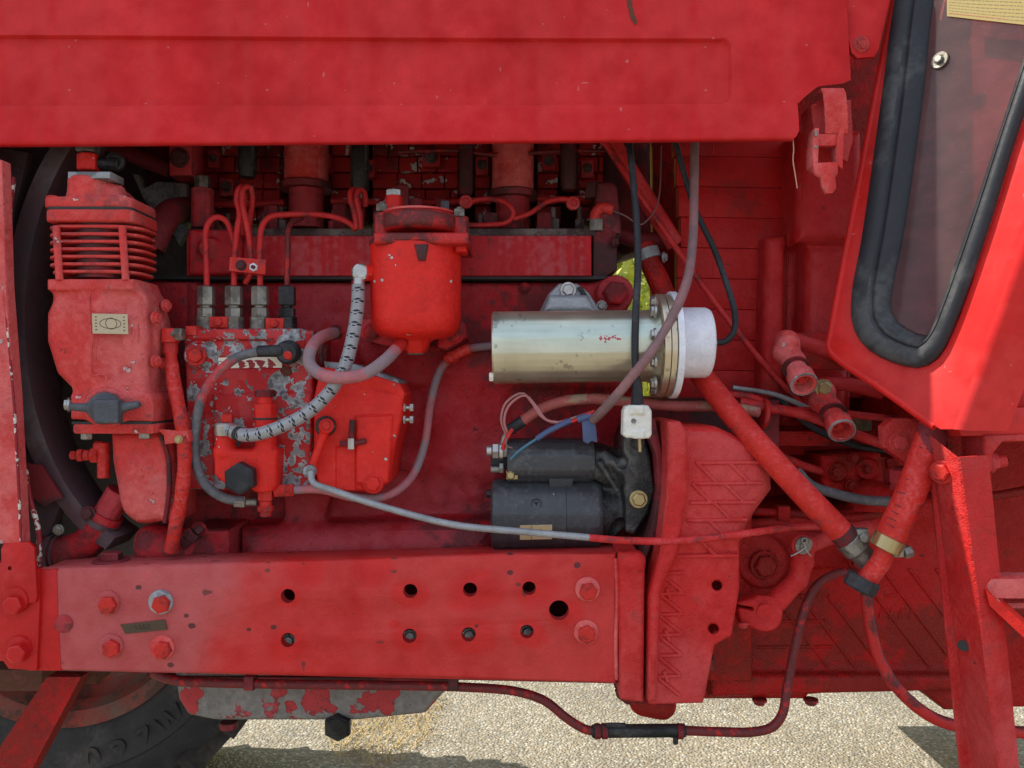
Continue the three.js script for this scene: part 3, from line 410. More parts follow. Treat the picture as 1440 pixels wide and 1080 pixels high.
// ---------------------------------------------------------------- radiator side: strut, rod, shroud
{
  add(tractor, 'front_strut', prism([[-60, 205], [3, 225], [8, 400], [20, 560], [31, 765], [-60, 765]], 12, -10, 3), M.cast, 'pale red front strut with flaked paint along its edge');
  add(tractor, 'flaked_edge', sweep([[5, 400, 10], [19, 560, 10], [25, 660, 10], [29.5, 762, 10]], 2.2, { m: 8 }), M.chippedRod);
  const s = comp('fan_shroud', 60, 700, -90, 'grey red curved sheet metal fan shroud');
  const ring = []; for (let i = 0; i <= 26; i++) { const a = (118 + i * 5) * Math.PI / 180; ring.push([240 + 205 * Math.cos(a), 450 - 330 * Math.sin(a)]); } const inn = ring.map(([x, y]) => [240 + (x - 240) * 1.12 - 6, 450 + (y - 450) * 1.06]);
  add(s, 'rim', prism([...ring, ...inn.reverse()], -70, -150, 4), M.shroud);
  add(s, 'flange', prism([[-40, 200], [40, 215], [20, 300], [14, 400], [24, 560], [50, 660], [88, 705], [60, 770], [-40, 770]], -88, -110, 2), M.shroud);
  add(s, 'stay', prism([[24, 650], [58, 654], [88, 700], [62, 712], [30, 690]], -60, -66, 1.5), M.grimy);
  add(tractor, 'drain_rod', sweep([[18, 250, -18], [10, 330, -8], [11, 400, -6], [17, 520, -6], [30, 645, -8]], 4.6), M.chippedRod, 'thin dark red rod with flaked cream paint');
  add(tractor, 'drain_rod', sweep([[36, 660, -22], [42, 700, -22], [54, 745, -24], [56, 800, -26]], 3.6), M.chippedRod, 'lower thin rod with flaked paint behind the beam bracket');
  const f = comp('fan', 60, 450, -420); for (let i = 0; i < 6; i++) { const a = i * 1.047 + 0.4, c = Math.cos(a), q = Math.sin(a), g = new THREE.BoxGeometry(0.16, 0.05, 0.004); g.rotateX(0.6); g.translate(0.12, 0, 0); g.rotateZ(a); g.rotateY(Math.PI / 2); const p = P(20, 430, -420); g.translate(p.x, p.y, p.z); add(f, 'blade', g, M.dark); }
  add(tractor, 'void_shade_sheet', box(-130, 60, 230, 860, -500, -530, 6), M.dark);  // dark sheet standing for the shade in the fan opening
  add(tractor, 'void_shade_panel', box(60, 300, 300, 860, -470, -490, 6), M.dark);  // nearer dark panel, the same painted shade behind the fan
}
// ---------------------------------------------------------------- air compressor
{
  const k = comp('air_compressor', 150, 600, -60, 'pinkish red twin bolt air compressor with finned barrel');
  const cz = -56;
  const crank = sm(0.010, dPr([[72, 397], [190, 397], [204, 420], [205, 480], [204, 555], [100, 560], [96, 545], [76, 525], [62, 480], [62, 440], [69, 425]], -20, -105, 14), dPr([[66, 392], [188, 392], [188, 408], [66, 408]], -12, -90, 3), dPr([[98, 556], [208, 553], [214, 562], [214, 594], [98, 590]], -14, -90, 6), dCap([148, 440, -50], [148, 520, -50], 42), dCyl([196, 472, -66], [207, 472, -66], 54, 4), dCyl([150, 572, -30], [150, 574, -2], 28, 5));
  add(k, 'crankcase', cast(55, 388, 226, 600, 8, -160, crank, 2.6), M.cast);
  add(k, 'parting_ridge', sweep([[127, 402, -17], [126, 440, -4], [128, 470, -3]], 0.9, { m: 6 }), M.cast);
  add(k, 'parting_ridge', join(sweep([[131, 470, -4], [129, 500, -4], [130, 527, -6], [148, 527, -6], [148, 550, -8]], 1.0, { m: 6 }), sweep([[136, 475, -3], [135, 500, -3], [136, 520, -5]], 0.8, { m: 6 })), M.cast);
  const cov = add(k, 'side_cover', join(turn([[0, 0], [50, 0], [52, 2], [52, 7], [49, 9], [36, 11], [22, 18], [0, 19]], [212, 472, -70], [1, 0, 0.05], 44)), M.cast);
  for (const [x, y, z] of [[224, 447, -30], [224, 508, -32], [238, 430, -70], [236, 512, -70]]) bolt(k, x - 4, y, z, 7, M.cast, { dir: [1, 0, 0.35] });
  add(k, 'mount_gasket', box(101, 593, 214, 596.5, -15, -88, 0), M.gasket);
  add(k, 'mount_flange', box(102, 596, 216, 610, -14, -90, 3, 4), M.cast);
  for (const [x, y] of [[122, 613], [204, 612]]) bolt(k, x, y, -26, 8, M.dullSteel, { dir: [0, -1, 0], plain: true });
  bolt(k, 97, 569, -40, 8, M.steel, { dir: [-1, 0, 0.3] });
  const wing = sm(0.006, dCap([101, 572, 6], [132, 574, 10], 5.5, 7), dCap([168, 574, 10], [193, 569, 6], 7, 5.5), dPr(rectPts(131, 562, 166, 596), 24, 6, 4), dCyl([148, 573, -2], [148, 574, 10], 22, 3));
  add(k, 'wing_plug', cast(94, 548, 200, 600, 26, -4, wing, 1.8), M.plug, 'dark grey winged oil filler plug on the compressor');
  // nameplate with an oval mark
  plate(k, 'nameplate', [P(130, 441, -3), P(131, 469, -3), P(181, 470, -5), P(180, 442, -5)], 0.0012, printed(256, 144, (x, w, h) => { x.fillStyle = '#b9a787'; x.fillRect(0, 0, w, h); x.strokeStyle = '#3a3128'; x.lineWidth = 5; x.beginPath(); x.ellipse(130, 70, 76, 36, 0, 0, 7); x.stroke(); x.beginPath(); x.arc(136, 70, 40, 0, 7); x.stroke(); x.fillStyle = '#4a4036'; for (let i = 0; i < 5; i++) { x.fillRect(20, 20 + i * 23, 14, 8); x.fillRect(222, 18 + i * 24, 14, 8); } x.fillStyle = 'rgba(120,60,50,.35)'; for (let i = 0; i < 60; i++) x.fillRect((i * 97) % w, (i * 53) % h, 4, 3); }), 'beige nameplate with an oval outline mark');
  // finned barrel
  add(k, 'barrel', turn([[0, 0], [38, 0], [38, 78], [0, 78]], [147, 394, cz], [0, 1, 0], 40), M.grimy);
  for (let i = 0; i < 7; i++) { const y = 389 - i * 10.2; add(k, 'fin', slabY(147, -58, i === 0 ? 62 : 66, 44, 34, y - 3.6, y, 0.8), M.cast); }
  for (const x of [80, 173]) add(k, 'stud', rod([x - 1, 318, -13], [x + 4, 394, -13], 5, 0.5), M.cast);
  const lo = dSlab(146, -56, 60, 47, 14, 303, 320, 3);
  add(k, 'barrel_flange', cast(50, 298, 225, 326, -2, -150, lo, 2.2), M.cast);
  add(k, 'head_gasket', slabY(145, -56, 59, 46, 13, 300, 304, 0.3), M.gasket);
  const hd = sm(0.007, dSlab(144, -56, 60, 47, 14, 286, 301, 3), dPr([[84, 288], [98, 256], [152, 256], [182, 288]], -30, -100, 8), dCyl([126, 290, -38], [126, 252, -38], 28, 3), dCyl([166, 290, -40], [162, 266, -50], 14, 5), dCap([176, 290, -60], [164, 262, -70], 8));
  add(k, 'head', cast(50, 245, 225, 304, -4, -150, hd, 2.4), M.cast);
  for (const [x, z] of [[75, -14], [172, -12]]) add(k, 'head_nut', hexRod([x, 290, z - 8], [x, 276, z - 8], 9), M.cast);
  add(k, 'head_nut', hexRod([92, 290, -22], [92, 282, -22], 6), M.dullSteel);
  add(k, 'outlet_plate', box(95, 241, 155, 251, -14, -56, 2), M.alu);
  add(k, 'outlet_nut', hexRod([125, 241, -40], [125, 217, -40], 15.5), M.fresh);
  add(k, 'outlet_nut', hexRod([124, 215, -40], [124, 196, -40], 16), M.dullSteel);
  add(k, 'outlet_elbow', join(rod([138, 230, -46], [168, 232, -50], 10), turn([[0, 0], [12, 0], [13, 3], [13, 14], [9, 16], [9, 12], [0, 12]], [164, 230, -58], [0.3, 0, 1], 24)), M.nose);
  const ped = sm(0.010, dPr([[152, 606], [236, 606], [240, 640], [242, 735], [190, 735], [168, 700], [154, 650]], -45, -150, 16), dCap([205, 660, -70], [208, 700, -72], 36));
  add(k, 'pedestal', cast(148, 604, 246, 740, -28, -155, ped, 2.6), M.cast);
  add(k, 'pedestal_rim', sweep([[226, 612, -40], [236, 640, -46], [238, 690, -46], [232, 735, -46]], 3.5), M.grimy);
  const d = comp('drain_fitting', 130, 640, -70, 'small red threaded drain fitting with elbow');
  add(d, 'elbow', join(rod([146, 622, -70], [146, 672, -70], 9), rod([134, 628, -70], [146, 628, -70], 8)), M.hosePaint);
  for (const [a, b, r] of [[100, 108, 7], [110, 118, 10], [119, 128, 8.5], [129, 140, 12]]) add(d, 'fitting_step', hexRod([a, 640, -70], [b, 640, -70], r), M.hosePaint);
}
// ---------------------------------------------------------------- coolant elbow and things behind the beam end
{
  const k = comp('coolant_hose', 120, 780, -90, 'dusty dark red rubber coolant elbow with clamps');
  add(k, 'hose', sweep([[58, 776, -90], [95, 775, -90], [122, 765, -90], [140, 742, -90], [152, 722, -90]], 24, { m: 24 }), M.block);
  add(k, 'pipe_end', rod([150, 724, -90], [170, 690, -90], 20), M.block);
  for (const [a, b, r] of [[[142, 738, -90], [146, 731, -90], 26], [[70, 776, -90], [77, 776, -90], 26.5], [[80, 776, -90], [84, 776, -90], 25.5]]) add(k, 'clamp_band', rod(a, b, r, 0.6), M.shroud);
  bolt(k, 124, 722, -68, 8, M.grimy, {}); bolt(k, 82, 745, -68, 6, M.dullSteel, {});
  add(tractor, 'lifting_eye_plate', join(rod([157, 797, -50], [157, 787, -50], 26, 1), hexRod([157, 788, -50], [157, 776, -50], 15)), M.grimy, 'dusty hex bolt and washer standing behind the beam');
  const w = sm(0.010, dCap([212, 775, -90], [250, 772, -90], 22), dCap([215, 760, -100], [300, 775, -120], 26), dPr([[260, 745], [320, 745], [322, 800], [255, 800]], -95, -200, 8), dCap([260, 760, -80], [280, 742, -90], 10));
  add(tractor, 'water_pump_housing', cast(185, 725, 330, 805, -60, -205, w, 3), M.block, 'dusty red casting at the foot of the engine');
  const f = comp('angle_fitting', 268, 755, -62); for (const [a, b, r] of [[[258, 765, -70], [266, 757, -68], 10], [[266, 757, -68], [275, 748, -68], 12], [[275, 748, -68], [284, 740, -72], 8]]) add(f, 'fitting_step', hexRod(a, b, r), M.grimy);
  const h = comp('vent_hose', 250, 780, -40, 'cracked bright red rubber hose running down beside the pump');
  add(h, 'hose', sweep([[240, 492, -64], [245, 540, -50], [255, 590, -40], [260, 640, -38], [255, 700, -40], [246, 745, -44], [241, 775, -48]], t => t < 0.06 ? 8.5 : 10 + 0.4 * Math.sin(t * 40)), M.hosePaint);
  add(h, 'neck', rod([240, 468, -66], [240, 498, -64], 10.5), M.pipeDark); add(h, 'nut', hexRod([236, 470, -62], [258, 470, -60], 10), M.dullSteel); add(h, 'banjo', rod([240, 482, -64], [240, 462, -64], 13), M.hosePaint);
  add(h, 'clip', join(rod([257, 606, -41], [259, 622, -41], 12.5, 0.5), prism([[220, 603], [252, 606], [250, 622], [232, 625], [230, 612]], -30, -34, 1)), M.cast); bolt(h, 251, 618, -28, 4.5, M.brass, {});
  const cr = []; const r = rng(4); for (let i = 0; i < 17; i++) { const y = 512 + i * 14 + 8 * r(), x = y < 600 ? 241 + (y - 492) * 0.17 : y < 650 ? 259 : 259 - (y - 650) * 0.13; const z = -63 + Math.min(1, (y - 492) / 100) * 25 + 9.6 - Math.max(0, (y - 690)) * 0.08; cr.push(sweep([[x - 8 + 8 * r(), y + 5 * r(), z - 2.2], [x + 3 * (r() - 0.5), y + 2, z + 0.1], [x + 8 * r(), y + 5 * r(), z - 1.8]], 0.32, { m: 5, n: 6 })); }
  add(h, 'crack_lines', join(...cr), M.gasket);
}
// ---------------------------------------------------------------- engine block, head
{
  const k = comp('engine_block', 560, 800, -200, 'dusty dark red cast iron engine block');
  const f = sm(0.022, dPr([[196, 396], [872, 396], [880, 440], [905, 560], [905, 812], [196, 812]], -200, -380, 10), dPr([[330, 745], [700, 735], [700, 815], [330, 815]], -120, -360, 40), dPr([[196, 396], [262, 396], [262, 700], [196, 700]], -172, -300, 6), dPr([[500, 480], [900, 500], [900, 545], [520, 540]], -188, -300, 8), ...[[615, 560, 700], [640, 560, 640], [668, 555, 690], [700, 560, 650]].map(([x, a, b]) => dCap([x, a, -206], [x, b, -204], 13)), dCap([560, 640, -204], [690, 660, -204], 20), dCyl([865, 413, -200], [865, 413, -176], 30, 5), dPr([[395, 690], [470, 690], [440, 760], [405, 760]], -160, -260, 8));
  add(k, 'casting', cast(192, 392, 910, 816, -110, -390, f, 4.5), M.block);
  add(k, 'core', box(240, 400, 870, 800, -330, -640, 8), M.block);
  bolt(k, 865, 413, -172, 18, M.block, { plain: true, label: 'large dusty pink hex plug in the block' });
  bolt(k, 738, 405, -196, 6, M.block, {}); bolt(k, 500, 398, -190, 5, M.block, {});
  for (const [x, y] of [[657, 605], [643, 640], [705, 620], [688, 690], [600, 655]]) add(k, 'core_mark', turn([[0, 0], [3.2, 0], [2, 1.5], [0, 2]], [x, y, -200 + 3], [0, 0, 1], 10), M.gasket);
  const h = comp('cylinder_head', 560, 392, -190, 'dull red cylinder head with a streaked flat side');
  add(h, 'gasket', box(205, 388, 872, 392.5, -184, -500, 0.4), M.gasket);
  add(h, 'body', prism([[262, 331], [832, 331], [832, 388], [262, 388]], -178, -480, 3), M.head);
  add(h, 'body_end', prism([[834, 322], [852, 318], [868, 330], [868, 380], [852, 389], [834, 389]], -186, -470, 4), M.grimy);
  add(h, 'deck_edge', box(258, 321, 838, 332, -184, -480, 2.5), M.oily, 'oily grey top edge of the cylinder head');
  add(h, 'side_boss', sm && cast(262, 316, 345, 392, -160, -200, sm(0.006, dPr([[264, 322], [340, 322], [340, 386], [264, 386]], -168, -200, 6), dCyl([296, 350, -190], [296, 350, -162], 18, 4)), 3), M.head);
  bolt(h, 865, 340, -180, 7, M.grimy, { dir: [1, 0, 0.3] });
  const lug = sm(0.006, dPr([[840, 255], [868, 262], [875, 330], [836, 330]], -190, -300, 5), dCap([855, 265, -200], [856, 315, -198], 12)); add(h, 'thermostat_lug', cast(830, 250, 880, 334, -180, -305, lug, 3), M.grimy);
}
// ---------------------------------------------------------------- on top of the head: injectors, push rod tubes, manifolds
{
  const tubeAt = (x, z, w, y0, yf, y1, w2) => { const k = comp('intake_stub', x, y1, z); const s = S(z) * 1000;
    add(k, 'sleeve', turn([[0, 0], [w * s, 0], [w * 0.98 * s, 20 * s], [w * s, (yf - y0) * s], [0, (yf - y0) * s]], [x, yf, z], [0, 1, 0], 32), M.cast);
    add(k, 'collar', turn([[0, 0], [(w + 5) * s, 0], [(w + 6) * s, 2], [(w + 6) * s, 8 * s], [(w + 4) * s, 10 * s], [0, 10 * s]], [x, yf + 10, z], [0, 1, 0], 32), M.grimy);
    add(k, 'neck', turn([[0, 0], [w2 * s, 0], [w2 * s, (y1 - yf - 8) * s], [0, (y1 - yf - 8) * s]], [x, y1, z], [0, 1, 0], 28), M.block); };
  tubeAt(431, -255, 31, 150, 258, 322, 24); tubeAt(721, -255, 30, 150, 270, 325, 24);
  const inj = (x, z, w, yb, mat) => { const k = comp('injector', x, yb, z); const s = S(z) * 1000; add(k, 'holder', turn([[0, 0], [w * 0.8 * s, 0], [w * s, 8], [w * s, 60 * s], [w * 0.9 * s, 64 * s], [w * 1.15 * s, 66 * s], [w * 1.15 * s, 80 * s], [0, 80 * s]], [x, yb, z], [0, 1, 0], 24), mat); add(k, 'cap', hexRod([x, yb - 60, z], [x, yb - 74, z], w * 0.8 * s), M.dullSteel); };
  inj(348, -235, 13, 250, M.nose); inj(506, -235, 13, 268, M.nose); inj(655, -232, 11, 275, M.grimy); inj(800, -232, 12, 268, M.grimy);
  // rocker covers / manifold blocks seen in the gloom, ribbed and peeling
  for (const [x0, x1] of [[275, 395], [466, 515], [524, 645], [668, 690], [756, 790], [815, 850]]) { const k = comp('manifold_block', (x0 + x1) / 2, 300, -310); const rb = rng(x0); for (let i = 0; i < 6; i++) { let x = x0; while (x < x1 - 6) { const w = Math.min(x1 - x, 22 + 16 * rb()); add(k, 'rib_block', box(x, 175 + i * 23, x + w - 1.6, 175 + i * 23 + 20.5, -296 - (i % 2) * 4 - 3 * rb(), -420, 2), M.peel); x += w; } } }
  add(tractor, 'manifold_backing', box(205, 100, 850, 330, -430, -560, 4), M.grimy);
  add(tractor, 'dark_gap_filler', cast(840, 90, 925, 366, -290, -420, sm(0.02, dPr([[846, 90], [915, 90], [918, 345], [880, 358], [850, 340]], -290, -420, 20)), 5), M.grimy);  // dark block added to close the bright gap, standing for shade
  { const rr = rng(15); for (const x of [300, 320, 372, 395, 470, 486, 530, 590, 606, 632, 676, 760, 778, 815]) { const y = 300 + 14 * rr(), z = -222 - 30 * rr(), k = comp('head_stud', x, 322, z); add(k, 'nut', hexRod([x, 324, z], [x, y + 6, z], 8 + 3 * rr()), rr() > 0.5 ? M.oily : M.block); add(k, 'thread', rod([x, y + 8, z], [x, y - 6 - 8 * rr(), z], 4.5), M.oily); }
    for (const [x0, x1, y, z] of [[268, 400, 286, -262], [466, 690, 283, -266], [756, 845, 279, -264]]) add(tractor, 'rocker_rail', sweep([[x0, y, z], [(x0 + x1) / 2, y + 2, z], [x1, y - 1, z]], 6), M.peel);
    for (const [x, y, w] of [[318, 262, 20], [452, 228, 26], [520, 236, 14], [606, 220, 26], [678, 232, 18], [772, 226, 20], [826, 236, 18], [300, 222, 16]]) { const k = comp('rocker_bracket', x, y + 14, -285); add(k, 'lug', box(x - w / 2, y - 12, x + w / 2, y + 14, -276, -296, 3), M.block); bolt(k, x, y, -275, w * 0.3, M.oily, {}); }
    add(tractor, 'leak_off_rail', sweep([[560, 214, -240], [640, 212, -236], [700, 218, -232], [780, 213, -236], [850, 212, -245]], 3.6), M.pipeDark);  }
  const st = (x, y0, y1, r, z, m, n = 'stud') => { const k = add(tractor, n, hexRod([x, y1, z], [x, y0, z], r), m); return k; };
  st(285, 248, 268, 13, -205, M.dullSteel, 'union_nut'); add(tractor, 'valve_boss', rod([285, 322, -205], [285, 266, -205], 18), M.block);
  for (const [x, y0, y1, r] of [[565, 262, 300, 14], [620, 280, 325, 9], [382, 290, 325, 13], [478, 288, 325, 12], [765, 300, 325, 13], [690, 300, 325, 12], [835, 258, 280, 16]]) st(x, y0, y1, r, -212, M.grimy, 'head_nut');
  const b = add(tractor, 'bracket_block', box(238, 190, 270, 247, -190, -240, 2), M.block); bolt(b, 253, 222, -190, 11, M.grimy, {});
  add(tractor, 'ribbed_pipe', sweep([[150, 200, -230], [185, 218, -230], [240, 240, -240]], 13), M.grimy);
  add(tractor, 'heat_shield', prism([[186, 244], [196, 246], [202, 265], [222, 255], [262, 258], [264, 320], [252, 345], [244, 330], [226, 310], [202, 280]], -260, -275, 1.5), M.alu, 'dirty grey aluminium casting in the gloom by the compressor');
  add(tractor, 'water_outlet', sweep([[212, 350, -160], [226, 318, -170], [240, 300, -190], [262, 295, -230]], 22, { m: 20 }), M.grimy);
  // rail along the top right with leak off pipes
  const q = comp('leak_off_pipe', 740, 310, -205, 'looped red leak off pipe between injectors');
  add(q, 'pipe', sweep([[655, 290, -205], [668, 282, -200], [690, 280, -196], [712, 286, -192], [722, 300, -190], [714, 312, -190], [690, 316, -190], [640, 316, -190]], 4.2), M.pipe);
  add(q, 'pipe', sweep([[722, 308, -192], [745, 300, -192], [770, 284, -196], [795, 280, -200], [808, 284, -204]], 4.2), M.pipe);
  for (const [x, y] of [[655, 285], [805, 287]]) add(q, 'banjo', turn([[0, 0], [11, 0], [11, 8], [8, 10], [6, 10], [5, 7], [0, 7]], [x, y, -206], [0.1, 0, 1], 24), M.pipe);
  const e = comp('elbow_union', 842, 310, -190, 'red elbow union with a thin capillary');
  add(e, 'elbow', sweep([[838, 325, -190], [838, 300, -188], [846, 292, -186], [862, 296, -184]], 9), M.hosePaint); add(e, 'nut', hexRod([838, 326, -190], [838, 308, -190], 12), M.dullSteel); add(e, 'capillary', sweep([[862, 297, -184], [880, 304, -180], [900, 316, -176], [912, 308, -180], [925, 285, -200], [930, 205, -240]], 1.3, { m: 6 }), M.cable);
}
// ---------------------------------------------------------------- injection pump
{
  const k = comp('injection_pump', 350, 700, -90, 'red injection pump with paint flaked off to grey metal');
  const f = cut(0.003, sm(0.006, dPr([[258, 464], [440, 464], [440, 692], [264, 688]], -80, -200, 6), dPr([[258, 462], [422, 462], [422, 478], [258, 478]], -74, -200, 4), dCyl([278, 500, -90], [278, 500, -72], 19, 3), dCyl([408, 492, -90], [408, 492, -70], 24, 5), dPr([[300, 555], [438, 552], [438, 690], [300, 690]], -74, -180, 5)), dPr([[300, 502], [398, 500], [398, 518], [300, 520]], -60, -83, 2), dCyl([403, 522, -60], [403, 522, -88], 7, 1));
  add(k, 'housing', cast(252, 458, 446, 698, -66, -205, f, 2.6), M.pump);
  bolt(k, 276, 500, -70, 11, M.hosePaint, {});
  plate(k, 'data_plate', [P(302, 503, -82), P(303, 518, -82), P(397, 517, -82), P(396, 502, -82)], 0.001, printed(256, 48, (x, w, h) => { x.fillStyle = '#ddd6c4'; x.fillRect(0, 0, w, h); x.fillStyle = '#8e2326'; for (let i = 0; i < 26; i++) { x.beginPath(); x.ellipse(70 + ((i * 37) % 150), 14 + (i * 11) % 34, 6 + (i % 5) * 4, 3 + (i % 3) * 3, i, 0, 7); x.fill(); } x.strokeStyle = '#444'; x.lineWidth = 3; x.beginPath(); x.arc(20, 24, 8, 0, 7); x.stroke(); x.fillStyle = '#555'; x.fillRect(44, 6, 14, 4); x.fillRect(48, 14, 12, 4); }), 'cream data plate strip half covered by red paint');
  for (const [x, y, r] of [[403, 522, 7], [254 + 14, 500, 0]]) if (r) add(k, 'plate_screw', turn([[0, 0], [r, 0], [r, 2], [r - 2, 3], [r - 3, 1], [0, 1]], [x, y, -82], [0, 0, 1], 18), M.rust);
  // banjo with black cap, overflow hose
  add(k, 'black_banjo', join(turn([[0, 0], [17, 0], [18, 2], [18, 12], [14, 17], [0, 19]], [408, 495, -68], [-0.05, -0.1, 1], 30)), M.black, 'round black banjo cap on the pump corner');
  add(k, 'banjo_dab', turn([[0, 0], [7, 0], [5, 2], [0, 2.4]], [405, 500, -49], [-0.1, -0.3, 1], 14), M.hosePaint);
  add(k, 'hose_ferrule', rod([362, 494, -52], [398, 493, -56], 8.5), M.black);
  const hg = paint({ base: [0.115, 0.115, 0.125], fade: [0.19, 0.18, 0.18], seed: 17, tile: 0.15 }, { bumpScale: 0.0003, roughness: 0.75, vertexColors: true });
  hg.color = lin(1, 1, 1);
  const ov = add(k, 'overflow_hose', sweep([[366, 494, -52], [335, 502, -48], [305, 526, -46], [284, 560, -48], [275, 605, -52], [275, 645, -52], [288, 680, -52], [315, 700, -54], [342, 705, -58]], 7, { tint: (t, a) => { const m = sst(0.12, 0.16, t + 0.02 * Math.sin(a * 3)) * (1 - sst(0.37, 0.40, t + 0.02 * Math.cos(a * 2))) * (vn(t * 1, a / 6.28, 24, 3) > 0.3 ? 1 : 0.2); return mix3([1, 1, 1], [4.0, 0.5, 0.5], m); } }), hg, 'grey hose with red overspray looping down the pump');
  add(k, 'overflow_ferrule', join(hexRod([330, 705, -58], [346, 706, -60], 9), rod([346, 706, -60], [362, 706, -62], 6)), M.dullSteel);
  // delivery unions
  [[290, 0], [329, 0], [366, 0], [404, 1]].forEach(([x, dk]) => {
    const m = dk ? M.black : M.dullSteel;
    add(k, 'delivery_nut', hexRod([x, 430, -110], [x, 403, -110], 13.4), m);
    add(k, 'delivery_valve', join(rod([x, 440, -110], [x, 428, -110], 8), hexRod([x, 447, -110], [x, 433, -110], 13), rod([x, 464, -110], [x, 446, -110], 15)), dk ? M.nose : M.dullSteel);
  });
  for (const [x, y] of [[307, 453], [386, 455]]) { add(k, 'valve_clamp', box(x - 13, y - 8, x + 13, y + 8, -92, -112, 2), M.hosePaint); bolt(k, x, y, -92, 6.5, M.hosePaint, { plain: true }); }
  add(k, 'corner_lug', box(260, 458, 276, 472, -70, -100, 3), M.hosePaint);
  // feed pump at the front
  const fp = comp('feed_pump', 345, 690, -50, 'bright red feed pump with a black hex plug');
  const b = sm(0.008, dPr([[299, 632], [390, 632], [388, 684], [362, 690], [318, 684], [300, 668]], -38, -90, 7), dCyl([317, 640, -50], [317, 604, -50], 14, 2), dCyl([374, 690, -50], [374, 602, -50], 15, 2));
  add(fp, 'body', cast(294, 598, 396, 696, -30, -95, b, 2.2), M.fresh);
  bolt(fp, 340, 672, -32, 23, M.black, { plain: true, label: 'large black hex plug' });
  add(fp, 'primer_barrel', rod([374, 606, -50], [373, 568, -50], 16), M.fresh);
  add(fp, 'primer_seam', rod([373, 590, -50], [373, 587, -50], 16.8, 0.5), M.gasket);
  add(fp, 'primer_neck', rod([373, 570, -50], [373, 554, -50], 11), M.fresh);
  add(fp, 'primer_knob', turn([[0, 0], [14, 0], [15, 2], [15, 8], [13.5, 10], [0, 10.5]], [373, 558, -50], [0, 1, 0], 24), M.grimy);
  add(fp, 'lower_union', join(hexRod([374, 686, -52], [374, 704, -52], 11.5), rod([374, 704, -52], [374, 712, -52], 9), hexRod([374, 711, -52], [374, 719, -52], 12), rod([374, 718, -52], [374, 726, -52], 8)), M.hosePaint);
  add(fp, 'side_union', hexRod([386, 690, -54], [414, 689, -56], 10), M.hosePaint);
  add(fp, 'banjo_bolt', hexRod([320, 594, -46], [320, 583, -46], 9), M.hosePaint);
  add(fp, 'inlet_banjo', join(turn([[0, 0], [15, 0], [16, 2], [16, 16], [14, 18], [0, 18]], [318, 612, -46], [0, 1, 0], 26), rod([322, 603, -40], [333, 608, -30], 10)), M.steel, 'bright steel banjo fitting');
  // governor box
  const g = comp('governor', 500, 690, -70, 'bright red governor box with a lever');
  const gb = cut(0.004, sm(0.006, dPr([[446, 532], [556, 550], [568, 556], [566, 585], [553, 640], [548, 676], [530, 692], [447, 690], [440, 650], [440, 560]], -62, -170, 8), dPr([[500, 586], [552, 584], [546, 680], [500, 680]], -57, -150, 4), dCyl([525, 680, -80], [525, 680, -56], 15, 4)), dPr([[470, 630], [497, 630], [497, 690], [470, 690]], -50, -66, 2));
  add(g, 'box', cast(434, 526, 574, 698, -50, -175, gb, 2.4), M.fresh);
  add(g, 'top_cover', prism([[452, 516], [520, 526], [562, 540], [569, 552], [567, 562], [556, 556], [450, 536]], -64, -160, 2.5), M.fresh);
  add(g, 'cover_plate', prism([[455, 508], [500, 512], [560, 534], [566, 548], [520, 536], [458, 522]], -80, -165, 2), M.alu, 'dark grey top of the governor cover');
  bolt(g, 525, 680, -56, 11, M.fresh, {});
  for (const y of [573, 590]) { add(g, 'stop_screw', join(rod([566, y, -75], [582, y, -75], 3), hexRod([576, y, -75], [582, y, -75], 6), hexRod([567, y, -75], [571, y, -75], 6.5)), M.steel); }
  add(g, 'shaft_boss', turn([[0, 0], [15, 0], [15, 8], [13, 10], [0, 10]], [459, 599, -62], [0, 0, 1], 26), M.nose);
  add(g, 'lever', cast(428, 590, 470, 672, -36, -54, sm(0.004, dCap([459, 600, -46], [438, 660, -44], 7, 6), dCyl([459, 599, -54], [459, 599, -36], 11, 2), dCyl([437, 661, -50], [437, 661, -38], 9, 2)), 2), M.fresh);
  add(g, 'lever_nut', turn([[0, 0], [8, 0], [8, 3], [6, 5], [0, 5]], [459, 598, -36], [0, 0, 1], 6, 0.3), M.hosePaint);
  add(g, 'link_joint', turn([[0, 0], [9, 0], [10, 3], [9, 9], [5, 11], [0, 11]], [437, 662, -40], [0, 0, 1], 20), M.alu);
  add(g, 'screw_lock', join(rod([496, 590, -52], [494, 622, -52], 4.5), hexRod([478, 624, -54], [492, 624, -54], 5), rod([494, 624, -54], [515, 620, -54], 4)), M.grimy);
  add(g, 'lock_nut', hexRod([494, 616, -50], [494, 632, -50], 5), M.steel);
  add(tractor, 'throttle_rod', sweep([[437, 663, -30], [440, 678, -26], [470, 690, -24], [540, 713, -22], [640, 738, -16], [740, 748, -6], [830, 756, 4]], 5), M.alu, 'bare grey throttle rod running across the engine');
  add(tractor, 'throttle_rod', sweep([[829, 756, 4], [880, 760, 12], [960, 760, 20], [1050, 750, 20], [1110, 742, -20], [1160, 740, -60]], 5.2), M.pipe, 'red painted end of the throttle rod');
  add(tractor, 'return_hose', sweep([[412, 689, -56], [450, 688, -58], [500, 700, -70], [545, 697, -90], [578, 672, -110], [597, 625, -130], [606, 565, -150], [622, 516, -165], [648, 494, -175], [700, 485, -180]], 6.5), M.hoseMauve, 'dusty pink return hose curving round the governor');
}
